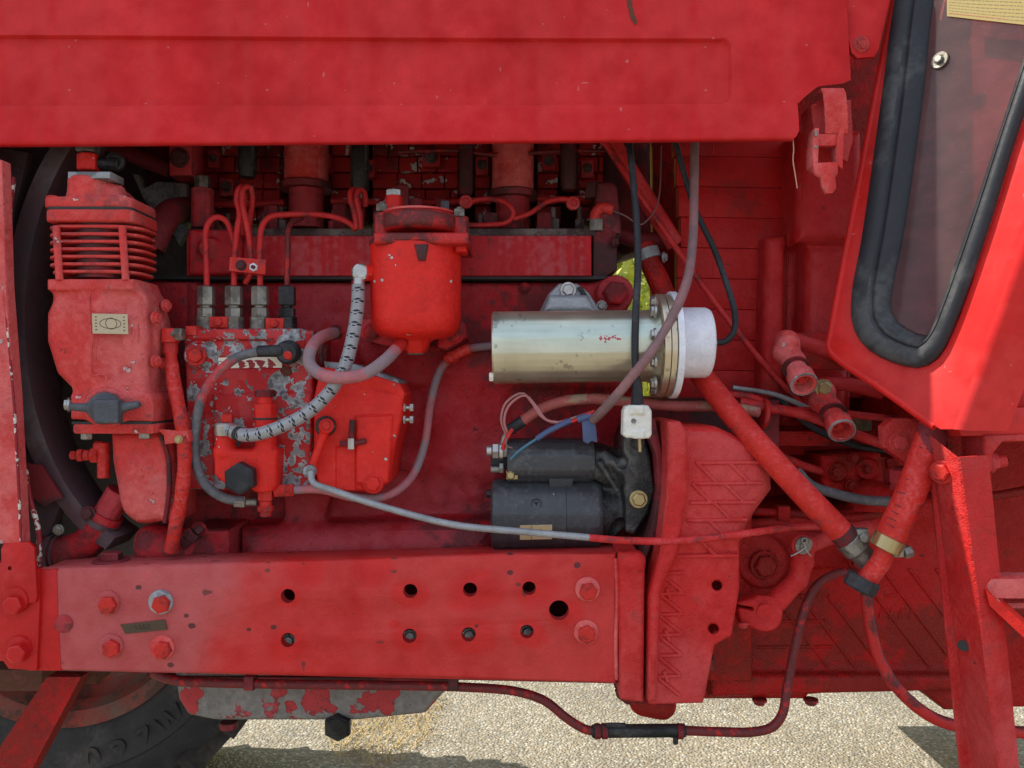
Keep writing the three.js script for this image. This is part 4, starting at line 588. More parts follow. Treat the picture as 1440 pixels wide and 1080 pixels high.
// ---------------------------------------------------------------- injection pipes
{
  const k = comp('injection_pipes', 340, 400, -120, 'bright red steel injection pipes with looped bends');
  const pipe = (pts, m = M.pipe, r = 4.6) => add(k, 'pipe', sweep(pts, r), m);
  pipe([[291, 402, -110], [290, 350, -112], [289, 330, -112], [293, 314, -114], [305, 305, -118], [318, 311, -124], [326, 330, -130], [329, 345, -130]]);
  pipe([[329, 402, -110], [331, 350, -114], [334, 320, -116], [337, 300, -120], [333, 280, -122], [337, 264, -124], [343, 264, -134], [344, 285, -138], [341, 305, -150], [341, 330, -160]]);
  pipe([[345, 398, -122], [352, 385, -116], [351, 340, -116], [346, 310, -116], [341, 285, -118], [343, 266, -122], [352, 262, -128], [355, 280, -136], [352, 305, -146], [350, 330, -160]]);
  pipe([[366, 402, -110], [366, 340, -114], [369, 318, -118], [380, 305, -124], [400, 302, -132], [450, 302, -145], [480, 308, -150], [497, 318, -152], [501, 324, -150], [499, 300, -146], [493, 280, -148], [494, 268, -152], [500, 268, -162], [506, 290, -170]]);
  pipe([[404, 402, -112], [405, 350, -120], [406, 322, -126], [412, 312, -136], [425, 306, -150]], M.pipeDark);
  pipe([[508, 322, -152], [506, 300, -148], [502, 280, -148], [505, 267, -152], [512, 270, -160], [514, 290, -170]]);
  const c = add(k, 'pipe_clamp', prism([[323, 361], [374, 365], [373, 386], [322, 381]], -96, -101, 1), M.hosePaint);
  add(k, 'pipe_clamp', prism([[323, 361], [374, 365], [373, 386], [322, 381]], -122, -127, 1), M.hosePaint);
  bolt(k, 339, 373, -95, 6, M.grimy, {}); bolt(k, 357, 376, -95, 6, M.white, { plain: true });
  add(k, 'clamp_screw', turn([[0, 0], [3, 0], [3, 6], [0, 6]], [357, 376, -92], [0, 0, 1], 12), M.grimy);
}
// ---------------------------------------------------------------- fuel filter
{
  const z = -75, s = S(z) * 1000, k = comp('fuel_filter', 586, 490, z, 'bright red fuel filter canister with a grimy cap');
  add(k, 'bowl', turn([[0, 0], [12, 0], [14, 2], [17, 6], [20, 15], [25, 19], [50, 24], [58, 30], [62, 40], [63.5, 52], [63.5, 120], [64, 140], [64.5, 152], [0, 152]].map(([r, h]) => [r * s, h * s]), [585, 497, z], [0, 1, 0], 56, 0.9), M.fresh);
  add(k, 'drain_plug', hexRod([585, 499, z], [585, 494, z], 13), M.dullSteel);
  add(k, 'seam', sweep([[592, 352, z + 64], [591, 400, z + 62.5], [590, 440, z + 62], [590, 462, z + 57], [589, 474, z + 40]], 1.1, { m: 6 }), M.fresh);
  add(k, 'collar', turn([[0, 0], [64, 0], [66, 2], [66, 8], [0, 8]].map(([r, h]) => [r * s, h * s]), [586, 350, z], [0, 1, 0], 48), M.pipeDark);
  const cap = sm(0.004, dPr([[524, 326], [660, 326], [660, 343], [524, 343]], z + 66, z - 66, 6), dCyl([590, 330, z], [590, 303, z], 60, 10), dCyl([537, 345, z + 20], [537, 300, z + 20], 12, 2), dCyl([648, 345, z + 10], [648, 305, z + 10], 12, 2));
  add(k, 'cap', cast(518, 296, 668, 350, z + 70, z - 70, cap, 2.6), M.pipeDark);
  add(k, 'cap_top', turn([[0, 0], [50, 0], [56, 2], [55, 5], [0, 7]], [590, 305, z], [0, 1, 0], 40), M.cast);
  for (const [a, b] of [[530, 548], [640, 656]]) add(k, 'clamp_lug', box(a, 336, b, 354, z + 40, z, 3), M.fresh);
  add(k, 'clamp_lug', prism([[582, 343], [602, 343], [598, 366], [588, 366]], z + 70, z + 40, 2), M.grimy);
  for (const [x, y] of [[537, 293], [646, 300]]) add(k, 'cap_nut', join(hexRod([x, y + 5, z + 18], [x, y - 6, z + 18], 8.5), rod([x, y - 5, z + 18], [x, y - 9, z + 18], 4)), M.dullSteel);
  add(k, 'inlet_boss', rod([554, 312, z - 10], [554, 276, z - 10], 13), M.fresh); add(k, 'inlet_nut', hexRod([554, 277, z - 10], [554, 267, z - 10], 12), M.steel);
  add(k, 'vent_boss', rod([585, 312, z - 50], [585, 280, z - 50], 10), M.grimy); add(k, 'vent_screw', hexRod([626, 304, z - 20], [626, 283, z - 20], 7), M.plug);
  add(k, 'mount', cast(500, 440, 660, 490, -75, -200, sm(0.006, dPr([[500, 448], [540, 446], [572, 488], [540, 486], [502, 474]], -95, -195, 5), dPr([[620, 446], [652, 452], [656, 474], [628, 492], [614, 488]], -95, -195, 5)), 3.2), M.block);
  bolt(k, 523, 467, -96, 10, M.block, {}); bolt(k, 640, 472, -96, 9, M.block, {});
  // braided feed hose
  const b = comp('braided_hose', 440, 590, -20, 'steel braided fuel hose with black tracer dashes');
  add(b, 'braid', sweep([[504, 402, -40], [503, 430, -32], [497, 470, -24], [485, 515, -18], [462, 553, -14], [430, 582, -12], [395, 600, -12], [360, 611, -16], [338, 611, -24], [322, 604, -38]], 9.6, { v1: true, m: 20, n: 120, smooth: true }), M.braid);
  add(b, 'ferrule', rod([505, 392, -42], [504, 412, -38], 8.5), M.steel);
  add(b, 'crimp_ring', sweep([[333, 609, -27], [338, 611, -24]], 10.6), M.gasket);
  add(b, 'banjo', turn([[0, 0], [8, 0], [12, 3], [13, 8], [12, 14], [8, 17], [0, 17]], [507, 384, -50], [0.2, 0, 1], 30, 0.9), M.steel); add(b, 'banjo_neck', rod([507, 384, -42], [505, 398, -41], 7), M.steel);
  add(b, 'banjo_bolt', hexRod([496, 384, -42], [502, 384, -42], 9), M.dullSteel); add(b, 'outlet_stub', rod([512, 384, -44], [530, 384, -55], 12), M.fresh);
  // paint spattered hose
  add(tractor, 'spattered_hose', sweep([[470, 468, -110], [452, 474, -70], [438, 490, -40], [435, 510, -28], [447, 524, -20], [475, 531, -2], [510, 527, -4], [540, 508, -20], [560, 488, -50]], 9), M.hoseMauve, 'mauve grey hose spattered with red, bent under the filter');
  add(tractor, 'hose_union', join(hexRod([464, 468, -110], [478, 466, -122], 12), rod([556, 492, -44], [566, 482, -56], 9.5)), M.pipeDark);
  add(tractor, 'branch_tube', join(sweep([[628, 505, -150], [645, 496, -140], [660, 490, -140]], 9), rod([634, 502, -146], [640, 499, -142], 10.5)), M.hosePaint, 'short red hose end behind the filter');
}
// ---------------------------------------------------------------- engine heater canister
{
  const z = -45, k = comp('engine_heater', 800, 540, z, 'yellow zinc plated heater drum with a white plastic cap');
  const ax = [1, 0.012, 0]; const s = S(z) * 1000;
  const drum = turn([[0, 0], [46, 0], [49, 1], [50.5, 3], [50.5, 16], [50, 17], [50.5, 18], [50.5, 216], [52, 222], [58, 230], [0, 232]].map(([r, h]) => [r * s, h * s]), [692, 489, z], ax, 72);
  { const u = drum; }
  add(k, 'drum', (() => { const g = drum.index ? drum.toNonIndexed() : drum, p = g.attributes.position, c = P(692, 489, z), uv = new Float32Array(p.count * 2); for (let i = 0; i < p.count; i += 3) { let a0 = null; for (let j = 0; j < 3; j++) { let a = Math.atan2(p.getY(i + j) - c.y, p.getZ(i + j) - c.z) / 6.2832 + 0.5; if (a0 === null) a0 = a; else { if (a - a0 > 0.5) a -= 1; if (a0 - a > 0.5) a += 1; } uv[(i + j) * 2] = p.getX(i + j); uv[(i + j) * 2 + 1] = a * 0.25; } } g.setAttribute('uv', new THREE.BufferAttribute(uv, 2)); g.userData.uvDone = true; return g; })(), M.zinc);
  const rb = []; const r = rng(3); for (let i = 0; i < 46; i++) { const x = 842 + 30 * r(), y = 463 + 14 * r() + (x < 852 ? 6 * r() : 0), w = 1 + 2.2 * r(), dy = (y - 487) * s, zz = z + Math.sqrt(50.6 * s * 50.6 * s - dy * dy); rb.push(turn([[w, -0.4], [w * 0.8, 0.35], [0, 0.9]], [x, y, zz], [0, -dy, zz - z], 6)); }
  add(k, 'paint_spatter', join(...rb), std({ color: lin(0.45, 0.06, 0.08), roughness: 0.7 }), 'pink red paint spatter on the heater drum');
  add(k, 'drain_screw', hexRod([688, 530, z + 26], [694, 530, z + 26], 7), M.cream);
  add(k, 'flange', turn([[0, 0], [70, 0], [72, 1], [72, 9], [0, 9]].map(([r, h]) => [r * s, h * s]), [921, 486, z], [1, 0.012, 0], 56), M.zinc);
  add(k, 'flange', turn([[0, 0], [71, 0], [71.5, 1], [71.5, 7], [0, 7]].map(([r, h]) => [r * s, h * s]), [931.5, 486, z], [1, 0.012, 0], 56), M.zinc);
  add(k, 'cap_rim', turn([[0, 0], [74, 0], [75, 1], [75, 8], [73, 9], [0, 9]].map(([r, h]) => [r * s, h * s]), [940, 485.5, z], [1, 0.012, 0], 56), M.white);
  add(k, 'cap', turn([[0, 0], [49.5, 0], [49.5, 42], [47, 47], [43, 49], [0, 50]].map(([r, h]) => [r * s, h * s]), [948, 482, z], [1, 0, 0], 56), M.white);
  add(k, 'cap_clip', box(948, 497, 953, 510, z + 52, z + 40, 1), M.dullSteel);
  add(k, 'cable_gland', join(turn([[0, 0], [9, 0], [9, 6], [7, 10], [0, 10]], [997, 482, z], [1, 0, 0], 20)), M.cream);
  for (let i = 0; i < 10; i++) { const a = i * 0.6283 + 0.25, y = 486 - 62 * Math.sin(a), zz = z + 62 * Math.cos(a) * s; bolt(k, 920, y, zz, 7.5, M.steel, { dir: [-1, 0, 0], name: 'flange_bolt' }); }
  // hanger casting behind
  const h = sm(0.006, dPr([[758, 440], [772, 412], [786, 398], [812, 398], [828, 410], [846, 440]], -120, -150, 5), dPr([[772, 414], [826, 414], [842, 440], [762, 440]], -80, -150, 10));
  const hg = add(k, 'hanger', cast(750, 392, 852, 446, -76, -154, h, 2.6), M.alu); bolt(k, 799, 408, -118, 9, M.steel, {});
  add(k, 'hanger_seal', prism([[812, 404], [818, 402], [838, 436], [832, 438]], -112, -122, 1), M.gasket);
  bolt(k, 846, 430, -150, 6, M.dullSteel, {});
}
// ---------------------------------------------------------------- starter motor
{
  const z = -95, s = S(z) * 1000, sc = a => a.map(([r, h]) => [r * s, h * s]), k = comp('starter_motor', 770, 770, z, 'dark grey starter motor with solenoid on top');
  add(k, 'motor', turn(sc([[0, 0], [44, 0], [49, 3], [50.5, 8], [50.5, 32], [50, 33], [50.5, 34], [50.5, 102], [49.5, 103], [50, 104], [50, 146], [46, 152], [0, 154]]), [691, 723, z], [1, 0, 0], 56), M.starter);
  add(k, 'end_screw', hexRod([684, 695, z + 20], [692, 695, z + 20], 6), M.black);
  add(k, 'solenoid', turn(sc([[0, 0], [30, 0], [32, 1], [32, 24], [31.6, 25], [32, 26], [32, 74], [31.6, 75], [32, 76], [32, 112], [29, 120], [0, 122]]), [713, 648, z + 5], [1, 0, 0], 48), M.starter);
  add(k, 'terminal_block', box(690, 634, 716, 660, z + 22, z - 20, 3), M.black);
  add(k, 'terminal', join(hexRod([692, 634, z + 24], [702, 634, z + 24], 12), rod([684, 634, z + 24], [692, 634, z + 24], 8), rod([702, 634, z + 24], [708, 634, z + 24], 14), hexRod([706, 634, z + 24], [714, 634, z + 24], 10)), M.steel);
  add(k, 'terminal', join(hexRod([702, 658, z + 30], [708, 658, z + 30], 8), rod([690, 660, z + 26], [704, 660, z + 26], 5)), M.dullSteel);
  add(k, 'spade_terminal', join(turn([[0, 0], [7, 0], [7, 4], [5, 6], [0, 6]], [718, 668, z + 34], [0, 0, 1], 6, 0.3), box(712, 662, 728, 674, z + 34, z + 31, 0.5)), M.brass);
  const lb = printed(128, 64, (x, w, h) => { x.fillStyle = '#c4ad84'; x.fillRect(0, 0, w, h); x.fillStyle = '#8f7a55'; x.fillRect(0, 28, w, 5); x.fillRect(44, 0, 4, h); x.fillStyle = 'rgba(60,50,40,.4)'; for (let i = 0; i < 30; i++) x.fillRect((i * 41) % w, (i * 29) % h, 3, 2); });
  { const q = []; const L = 50.9 * s * 0.001, c = P(691, 723, z); const at = (x, y) => { const w = P(x, y, z + 45), dy = clamp(w.y - c.y, -L, L); return new V3(w.x, c.y + dy, c.z + Math.sqrt(L * L - dy * dy)); }; plate(k, 'paper_label', [at(731, 737), at(731, 758), at(776, 757), at(776, 736)], 0.0014, lb, 'small yellowed label on the starter motor');
    const e = at(754, 708); add(k, 'maker_mark', join(turn([[8, 0], [8, 1.1], [6.6, 1.1], [6.6, 0]], e.clone().setZ(e.z - 0.0012), [0, 0.3, 1], 28), turn([[0, 0], [5, 0], [0, 1.6]], e.clone().setZ(e.z - 0.001), [0, 0.3, 1], 3)), M.nose); }
  add(k, 'cradle', box(772, 672, 806, 690, z + 30, z - 20, 2), M.nose);
  const n = cut(0.004, sm(0.010, dCap([838, 650, z + 4], [880, 668, z], 30, 34), dCap([842, 722, z], [880, 705, z], 44, 30), dPr([[886, 596], [902, 600], [914, 640], [922, 690], [912, 722], [892, 752], [880, 748], [876, 620]], z + 50, z - 60, 5), dCap([850, 640, z + 30], [876, 660, z + 40], 8), dCap([844, 652, z + 40], [868, 690, z + 44], 4)), dCap([868, 742, z + 20], [880, 740, z + 20], 20), dCap([862, 632, z + 50], [874, 650, z + 50], 10));
  add(k, 'drive_end_casting', cast(830, 590, 928, 772, z + 56, z - 66, n, 2.4), M.nose, 'oily dark drive end casting of the starter');
  bolt(k, 898, 702, z + 52, 10, M.brass, {}); bolt(k, 896, 622, z + 50, 8, M.nose, {});
}
// ---------------------------------------------------------------- cables and wires
{
  const k = comp('starter_cables', 760, 600, -60, 'bundle of worn cables and wires to the starter');
  add(k, 'battery_cable', sweep([[735, 592, -70], [755, 578, -66], [790, 565, -60], [840, 561, -62], [890, 566, -70], [950, 571, -78], [1020, 572, -84], [1066, 580, -96]], 8), M.cableTan);
  add(k, 'rubber_boot', rod([714, 606, -72], [736, 591, -70], 8.5), M.black);
  add(k, 'cable_lug', sweep([[716, 603, -72], [710, 615, -70], [707, 630, -66]], 5), M.dullSteel);
  add(k, 'grey_cable', sweep([[977, 195, -100], [976, 270, -80], [974, 340, -50], [966, 395, -5], [948, 440, 18], [922, 486, 26], [890, 528, 22], [862, 562, 8], [842, 583, -20], [834, 590, -34]], 6.8), M.cable, 'thick mauve grey cable sweeping across the heater drum');
  add(k, 'pink_wire', sweep([[712, 612, -60], [705, 590, -54], [712, 566, -50], [735, 553, -46], [748, 566, -42], [762, 586, -40], [780, 594, -40], [812, 586, -40], [836, 578, -36]], 2.1, { m: 8 }), M.pinkWire);
  add(k, 'pink_wire', sweep([[715, 612, -58], [709, 592, -50], [716, 570, -46], [738, 556, -42], [753, 570, -40], [768, 590, -38], [785, 594, -38]], 1.9, { m: 8 }), M.pinkWire);
  add(k, 'red_wire', sweep([[707, 632, -52], [710, 622, -50], [716, 610, -54], [720, 604, -58]], 3.2, { m: 8 }), M.hosePaint);
  add(k, 'red_wire', sweep([[790, 594, -38], [806, 592, -36], [836, 578, -30]], 2.4, { m: 8 }), M.hosePaint);
  add(k, 'blue_wire', sweep([[718, 646, -50], [730, 634, -46], [756, 616, -42]], 2.0, { m: 8 }), M.blueWire);
  add(k, 'blue_sleeve', sweep([[755, 617, -42], [770, 607, -40], [790, 597, -38], [803, 591, -38]], 4.4, { m: 10 }), M.blue);
  add(k, 'blue_tape', join(sweep([[812, 590, -36], [833, 583, -34]], 5.4), prism([[818, 588], [834, 586], [838, 600], [840, 622], [832, 620], [826, 624], [820, 620]], -34, -36, 0.4)), M.blue, 'torn blue insulating tape hanging from the cable');
  add(k, 'thin_cable', sweep([[720, 630, -50], [712, 626, -46], [712, 616, -46]], 1.5, { m: 6 }), M.cable);
  // power cord with plug: hangs loose over the heater
  const c = new THREE.Group(), cp = P(897, 600, 20); c.name = 'power_cord'; c.position.copy(cp); scene.add(c); WP.set(c, cp); c.userData = { label: 'black power cord with a white two pin plug hanging before the heater drum', category: 'power cord' };
  add(c, 'cord', sweep([[884, 190, -60], [889, 240, -45], [895, 310, -20], [897, 380, 2], [894, 440, 14], [893, 500, 20], [896, 545, 20]], 5.2), M.black);
  add(c, 'cord', sweep([[949, 196, -110], [962, 245, -110], [980, 300, -108], [1004, 350, -100], [1022, 400, -84], [1033, 440, -64], [1032, 466, -50], [1020, 480, -45], [1004, 482, -45]], 4.6), M.black);
  add(c, 'strain_relief', sweep([[895, 534, 20], [896, 555, 20], [896, 576, 20]], t => 6.5 + 3 * t), M.black);
  const b = sm(0.003, dPr([[880, 571], [912, 570], [917, 578], [917, 612], [913, 617], [881, 616], [876, 612], [877, 578]], 30, 2, 4), dPr([[886, 570], [906, 570], [906, 583], [886, 583]], 33, 0, 3), dPr([[892, 606], [906, 606], [906, 617], [892, 617]], 32, 4, 2));
  add(c, 'plug_body', cast(870, 564, 922, 622, 36, -2, b, 1.5), M.cream, 'white plastic plug body');
  add(c, 'plug_screw', turn([[0, 0], [3.5, 0], [3.5, 1.5], [2, 2], [0, 1]], [891, 592, 29.6], [0, 0, 1], 14), M.dullSteel);
  add(c, 'plug_pin', rod([899, 614, 16], [900, 636, 16], 2.6), M.brass); add(c, 'plug_pin', rod([899, 614, 4], [900, 630, 4], 2.6), M.brass);
}
// ---------------------------------------------------------------- pipes behind the heater
{
  add(tractor, 'diagonal_pipe', sweep([[842, 190, -210], [900, 275, -205], [960, 362, -195], [1020, 445, -190], [1090, 530, -180], [1130, 570, -175]], 5), M.pipe, 'thin red diagonal pipe across the bulkhead');
  add(tractor, 'diagonal_strut', sweep([[842, 170, -222], [900, 265, -222], [950, 345, -222]], 15), M.pipe, 'dark red diagonal strut behind the power cord');
  const k = comp('radiator_hose', 920, 390, -200, 'red rubber hose with a screw clamp by the gap');
  add(k, 'hose', sweep([[905, 345, -215], [915, 370, -210], [928, 400, -200], [945, 440, -190]], 18, { m: 20 }), M.gear); add(k, 'clamp', rod([909, 352, -213], [914, 366, -210], 20, 0.6), M.alu); bolt(k, 934, 362, -196, 6, M.alu, { dir: [1, 0, 0.4] });
  add(tractor, 'coolant_pipe', sweep([[870, 330, -260], [905, 338, -250], [950, 335, -250]], 14), M.grimy);
  const h = comp('suction_hose', 1100, 660, 20, 'long cracked red suction hose crossing the clutch housing');
  add(h, 'hose', sweep([[970, 505, -100], [1000, 545, -60], [1045, 600, -10], [1100, 662, 25], [1150, 715, 40], [1196, 762, 45]], t => 17 + 0.35 * Math.sin(t * 560), { m: 22, n: 420 }), M.hosePaint);
  add(h, 'clamp', rod([1192, 758, 45], [1206, 773, 46], 19, 1), M.dullSteel); add(h, 'clamp_ear', box(1205, 744, 1222, 764, 58, 42, 2), M.dullSteel); bolt(h, 1214, 756, 58, 7, M.dullSteel, {});
  add(h, 'oil_stain_end', rod([1182, 747, 44.5], [1193, 759, 45], 17.6, 1), M.grimy);
  add(h, 'pipe_stub', rod([1204, 771, 46], [1222, 790, 46], 15), M.dullSteel);
  const u = comp('upper_hose', 1275, 690, 90, 'cracked red hose dropping from the cab post');
  add(u, 'hose', sweep([[1314, 600, 70], [1300, 640, 76], [1280, 695, 80], [1258, 742, 78], [1246, 768, 76]], 19, { m: 22, n: 80 }), M.hosePaint);
  add(u, 'clamp', rod([1253, 755, 78], [1244, 772, 76], 20.5, 0.8), M.brass); add(u, 'clamp_screw', join(hexRod([1270, 778, 84], [1282, 774, 84], 8), box(1258, 768, 1272, 784, 92, 78, 2)), M.dullSteel);
  add(u, 'elbow', sweep([[1248, 766, 76], [1238, 790, 72], [1226, 806, 68], [1218, 816, 66]], 13), M.hosePaint);
  const kn = []; for (let i = 0; i < 14; i++) kn.push(i);
  const dir = P(1204, 838, 64).sub(P(1218, 812, 66)).normalize().toArray();
  const capG = [turn([[0, 0], [20, 0], [21.5, 2], [21.5, 16], [19, 19], [0, 19]], [1216, 812, 66], dir, 36)]; const q = new THREE.Quaternion().setFromUnitVectors(new V3(0, 1, 0), new V3(...dir)); for (let i = 0; i < 16; i++) { const b = new THREE.BoxGeometry(0.004, 0.014, 0.004); b.translate(0.0185, 0.009, 0); b.rotateY(i * 0.3927); b.applyQuaternion(q); const p = P(1216, 812, 66); b.translate(p.x, p.y, p.z); capG.push(b); }
  add(u, 'black_cap', join(...capG), M.black, 'black knurled cap on the hose joint');
  const cr = [], r = rng(12); for (let i = 0; i < 15; i++) { const t = i / 15, x = 1312 - 60 * t, y = 612 + 135 * t, z = 70 + 8 * t + 19; const l = 4 + 8 * r(), o = -6 + 8 * r(); cr.push(sweep([[x - l + o, y - 2, z - 3.2], [x + o, y + 1, z - 0.6], [x + l * 0.8 + o, y + 4, z - 1.6]], 0.55, { m: 5, n: 6 })); }
  add(u, 'crack_lines', join(...cr), M.gasket);
  add(u, 'bitumen_patch', sweep([[1313, 604, 71], [1306, 625, 74], [1302, 640, 76]], 19.4, { m: 22 }), M.grimy);
}
// ---------------------------------------------------------------- frame beam
{
  const k = comp('frame_beam', 460, 955, 0, 'long red frame beam with a row of round holes');
  const holes = [[405, 838, 10], [405, 900, 10], [577, 831, 10], [576, 894, 10], [661, 829, 10], [659, 892, 10], [744, 827, 9.5], [741, 888, 9.5], [786, 858, 14]];
  add(k, 'web', prism([[52, 799], [200, 795], [460, 788], [700, 779], [868, 777], [868, 963], [600, 955], [50, 944]], 0, -16, 8, holes, 4), M.beam);
  add(k, 'top_flange', prism([[60, 800], [868, 780], [868, 792], [60, 812]], -8, -90, 3), M.beam);
  add(k, 'bottom_flange', prism([[60, 934], [868, 952], [868, 961], [60, 943]], -8, -90, 3), M.beam);
  add(k, 'back_web', prism([[60, 800], [868, 780], [868, 961], [60, 943]], -120, -130, 0), M.grimy);
  add(k, 'repainted_end', prism([[40, 802], [80, 800], [82, 870], [86, 943], [40, 943]], 0.8, -8, 0.5), M.enamel);
  const ws = [[152, 847, M.beam], [227, 846, M.alu], [157, 908, M.beam], [229, 910, M.cast], [826, 828, M.cast], [824, 888, M.cast]];
  for (const [x, y, m] of ws) { add(k, 'washer', turn([[0, 0], [16.5, 0], [17.5, 1], [17, 3], [14, 4.2], [0, 4.2]], [x, y, -0.5], [0, 0, 1], 30), m); bolt(k, x + 1, y + 3, 3, 13, M.hosePaint, { plain: true }); }
  add(k, 'blank_plug', turn([[0, 0], [12.5, 0], [12.5, 1.5], [11, 2.2], [0, 1.4]], [90, 877, 0.4], [0, 0, 1], 28), M.block);
  for (const [x, y] of [[405, 902], [576, 896], [659, 894], [741, 890]]) bolt(k, x, y, -26, 8, M.dullSteel, { name: 'inner_bolt', dir: [0.2, 0.3, 1] });
  plate(k, 'number_tag', [P(170, 878, 0.2), P(177, 891, 0.2), P(236, 885, 0.2), P(232, 871, 0.2)], 0.0014, printed(256, 64, (x, w, h) => { x.fillStyle = '#4d3d2c'; x.fillRect(0, 0, w, h); x.fillStyle = '#2c2118'; x.font = 'bold 44px sans-serif'; x.fillText('1382', 70, 47); x.fillStyle = 'rgba(140,60,50,.45)'; for (let i = 0; i < 60; i++) x.fillRect((i * 67) % w, (i * 31) % h, 5, 3); }, 0.8), 'dark brown riveted number tag');
  add(k, 'weld_seam', sweep([[866, 785, -2], [868, 840, 0], [866, 900, 0], [867, 955, -2]], 3), M.cast);
  const b = comp('beam_bracket', 28, 850, 10, 'upright red bracket bolted on the beam end');
  add(b, 'end_plate', prism([[-60, 780], [54, 800], [56, 850], [52, 943], [12, 941], [4, 930], [-60, 930]], 6, -8, 2), M.enamel);
  add(b, 'strap', prism([[1, 772], [6, 763], [40, 762], [48, 770], [52, 838], [50, 848], [8, 850], [3, 840]], 12, 6, 1.5, [[14, 799, 3]]), M.enamel);
  for (const [x, y] of [[22, 847], [27, 915]]) { add(b, 'washer', turn([[0, 0], [17, 0], [18, 1], [17, 3.5], [0, 3.5]], [x + 1, y - 4, x < 25 ? 11.5 : 5.5], [0, 0, 1], 30), M.enamel); bolt(b, x - 1, y + 3, 15, 14, M.enamel, { plain: true }); }
}
// ---------------------------------------------------------------- sump, fuel pipe under the beam
{
  const k = comp('oil_sump', 430, 1015, -120, 'oil sump with red paint peeled to grey metal');
  add(k, 'pan', cast(236, 930, 632, 1022, -100, -420, dPr([[240, 930], [632, 930], [628, 972], [598, 1006], [500, 1016], [300, 1016], [262, 1008], [248, 985]], -100, -420, 14), 4), M.pan);
  add(k, 'gasket_rim', box(228, 952, 636, 962, -94, -430, 3), M.grimy);
  add(k, 'drain_plug', turn([[0, 0], [22, 0], [22, 8], [18, 12], [0, 12]], [476, 1020, -104], [0, -0.15, 1], 6, 0.3), M.nose); add(k, 'drain_boss', rod([476, 1018, -130], [476, 1018, -104], 20), M.pan);
  add(k, 'drain_boss', rod([322, 1014, -160], [322, 1024, -160], 14), M.grimy);
  const f = comp('fuel_pipe', 800, 1010, -40, 'thin dark red fuel pipe bent below the beam');
  add(f, 'pipe', sweep([[215, 946, -50], [245, 957, -45], [300, 960, -40], [400, 962, -40], [560, 964, -40], [650, 966, -40], [725, 972, -40], [765, 985, -40], [800, 1012, -40], [825, 1026, -40], [842, 1028, -40]], 6.6), M.pipeDark);
  add(f, 'union_sleeve', rod([832, 1028, -40], [964, 1027, -40], 9.5, 1.5), M.nose); for (const x of [836, 846, 952]) add(f, 'clip', rod([x, 1028, -40], [x + 8, 1028, -40], 11, 0.6), M.grimy); add(f, 'clip_screw', join(rod([950, 1030, -40], [950, 1046, -40], 4), rod([852, 1020, -36], [880, 1020, -36], 4)), M.nose);
  add(f, 'pipe', sweep([[960, 1027, -40], [1010, 1029, -40], [1060, 1029, -40], [1086, 1022, -40], [1100, 1004, -42], [1106, 970, -50], [1118, 910, -60], [1132, 855, -66], [1150, 822, -70], [1178, 806, -74], [1200, 805, -90]], 6.8), M.pipeDark);
  for (const x of [342, 630]) add(f, 'pipe_strap', box(x, 952, x + 14, 972, -30, -52, 2), M.grimy);
}
// ---------------------------------------------------------------- clutch housing
{
  const k = comp('clutch_housing', 980, 990, -20, 'red cast clutch housing with raised diamond ribs');
  add(k, 'front_lug', cast(866, 770, 912, 996, 14, -70, sm(0.006, dPr([[870, 776], [900, 778], [908, 800], [906, 990], [872, 986]], 12, -70, 8), dCap([884, 790, 2], [894, 788, 2], 14)), 3), M.bell);
  add(k, 'flange_ring', prism([[905, 584], [922, 590], [932, 640], [935, 690], [924, 745], [908, 790], [905, 990], [893, 990], [898, 790], [916, 740], [925, 690], [922, 640], [908, 605]], -24, -120, 3), M.grimy);
  const f = sm(0.010, dPr([[938, 592], [958, 592], [968, 608], [969, 690], [955, 775], [930, 835], [924, 988], [912, 990], [914, 840], [928, 780], [938, 700], [940, 640]], 22, -120, 9),
    dPr([[925, 800], [1040, 752], [1041, 828], [1030, 895], [1006, 908], [990, 990], [912, 992], [914, 850]], 2, -110, 5),
    dPr([[955, 600], [1010, 600], [1055, 620], [1088, 660], [1090, 690], [1066, 722], [1044, 762], [930, 810], [955, 700]], 6, -160, 22));
  const hol = cut(0.002, f, dCyl([1008, 823, 20], [1008, 823, -40], 7, 0), dCyl([1003, 884, 20], [1003, 884, -40], 7, 0));
  add(k, 'casting', cast(905, 584, 1096, 996, 26, -165, hol, 3), M.bell);
  add(k, 'core', box(915, 610, 1060, 960, -100, -520, 10), M.gear);
  add(k, 'top_cover', box(900, 560, 1100, 640, -140, -420, 14), M.grimy);
  const rib = (a, b) => add(k, 'raised_rib', join(boxUV(sweep([a, b], 3, { m: 10, n: 8 }))), M.bell);
  const ry = [651, 680, 707, 732, 757, 782], rl = [978, 974, 970, 966, 960, 950], rr = [1068, 1070, 1062, 1050, 1042, 1038];
  ry.forEach((y, i) => rib([rl[i], y, 6], [rr[i], y - 1, 6]));
  for (let i = 0; i < 5; i++) for (let j = 0; j < 3; j++) { const x = 980 + 46 * j - 11 * i + (i % 2) * 4, d = ry[i + 1] - ry[i]; if (x > rl[i] - 4 && x + d < rr[i + 1] + 6) rib([x, ry[i], 6], [x + d, ry[i + 1], 6]); }
  for (let i = 0; i < 6; i++) { const y = 806 + 29 * i, x = 928 - i; rib([x, y, 2.4], [x + 34, y - 1, 2.4]); rib([x + 2, y + 2, 2.4], [x + 32, y + 26, 2.4]); if (i % 2) rib([x + 10, y - 8, 2.4], [x + 16, y + 8, 2.4]); }
  bolt(k, 884, 972, -30, 18, M.pipeDark, { dir: [-0.5, -0.6, 0.5] });
  add(k, 'inspection_cup', cast(890, 980, 955, 1010, -30, -100, dCap([905, 985, -60], [930, 990, -60], 22), 3.5), M.gear);
  bolt(k, 996, 930, -30, 12, M.pipeDark, { dir: [1, 0, 0.3] });
}
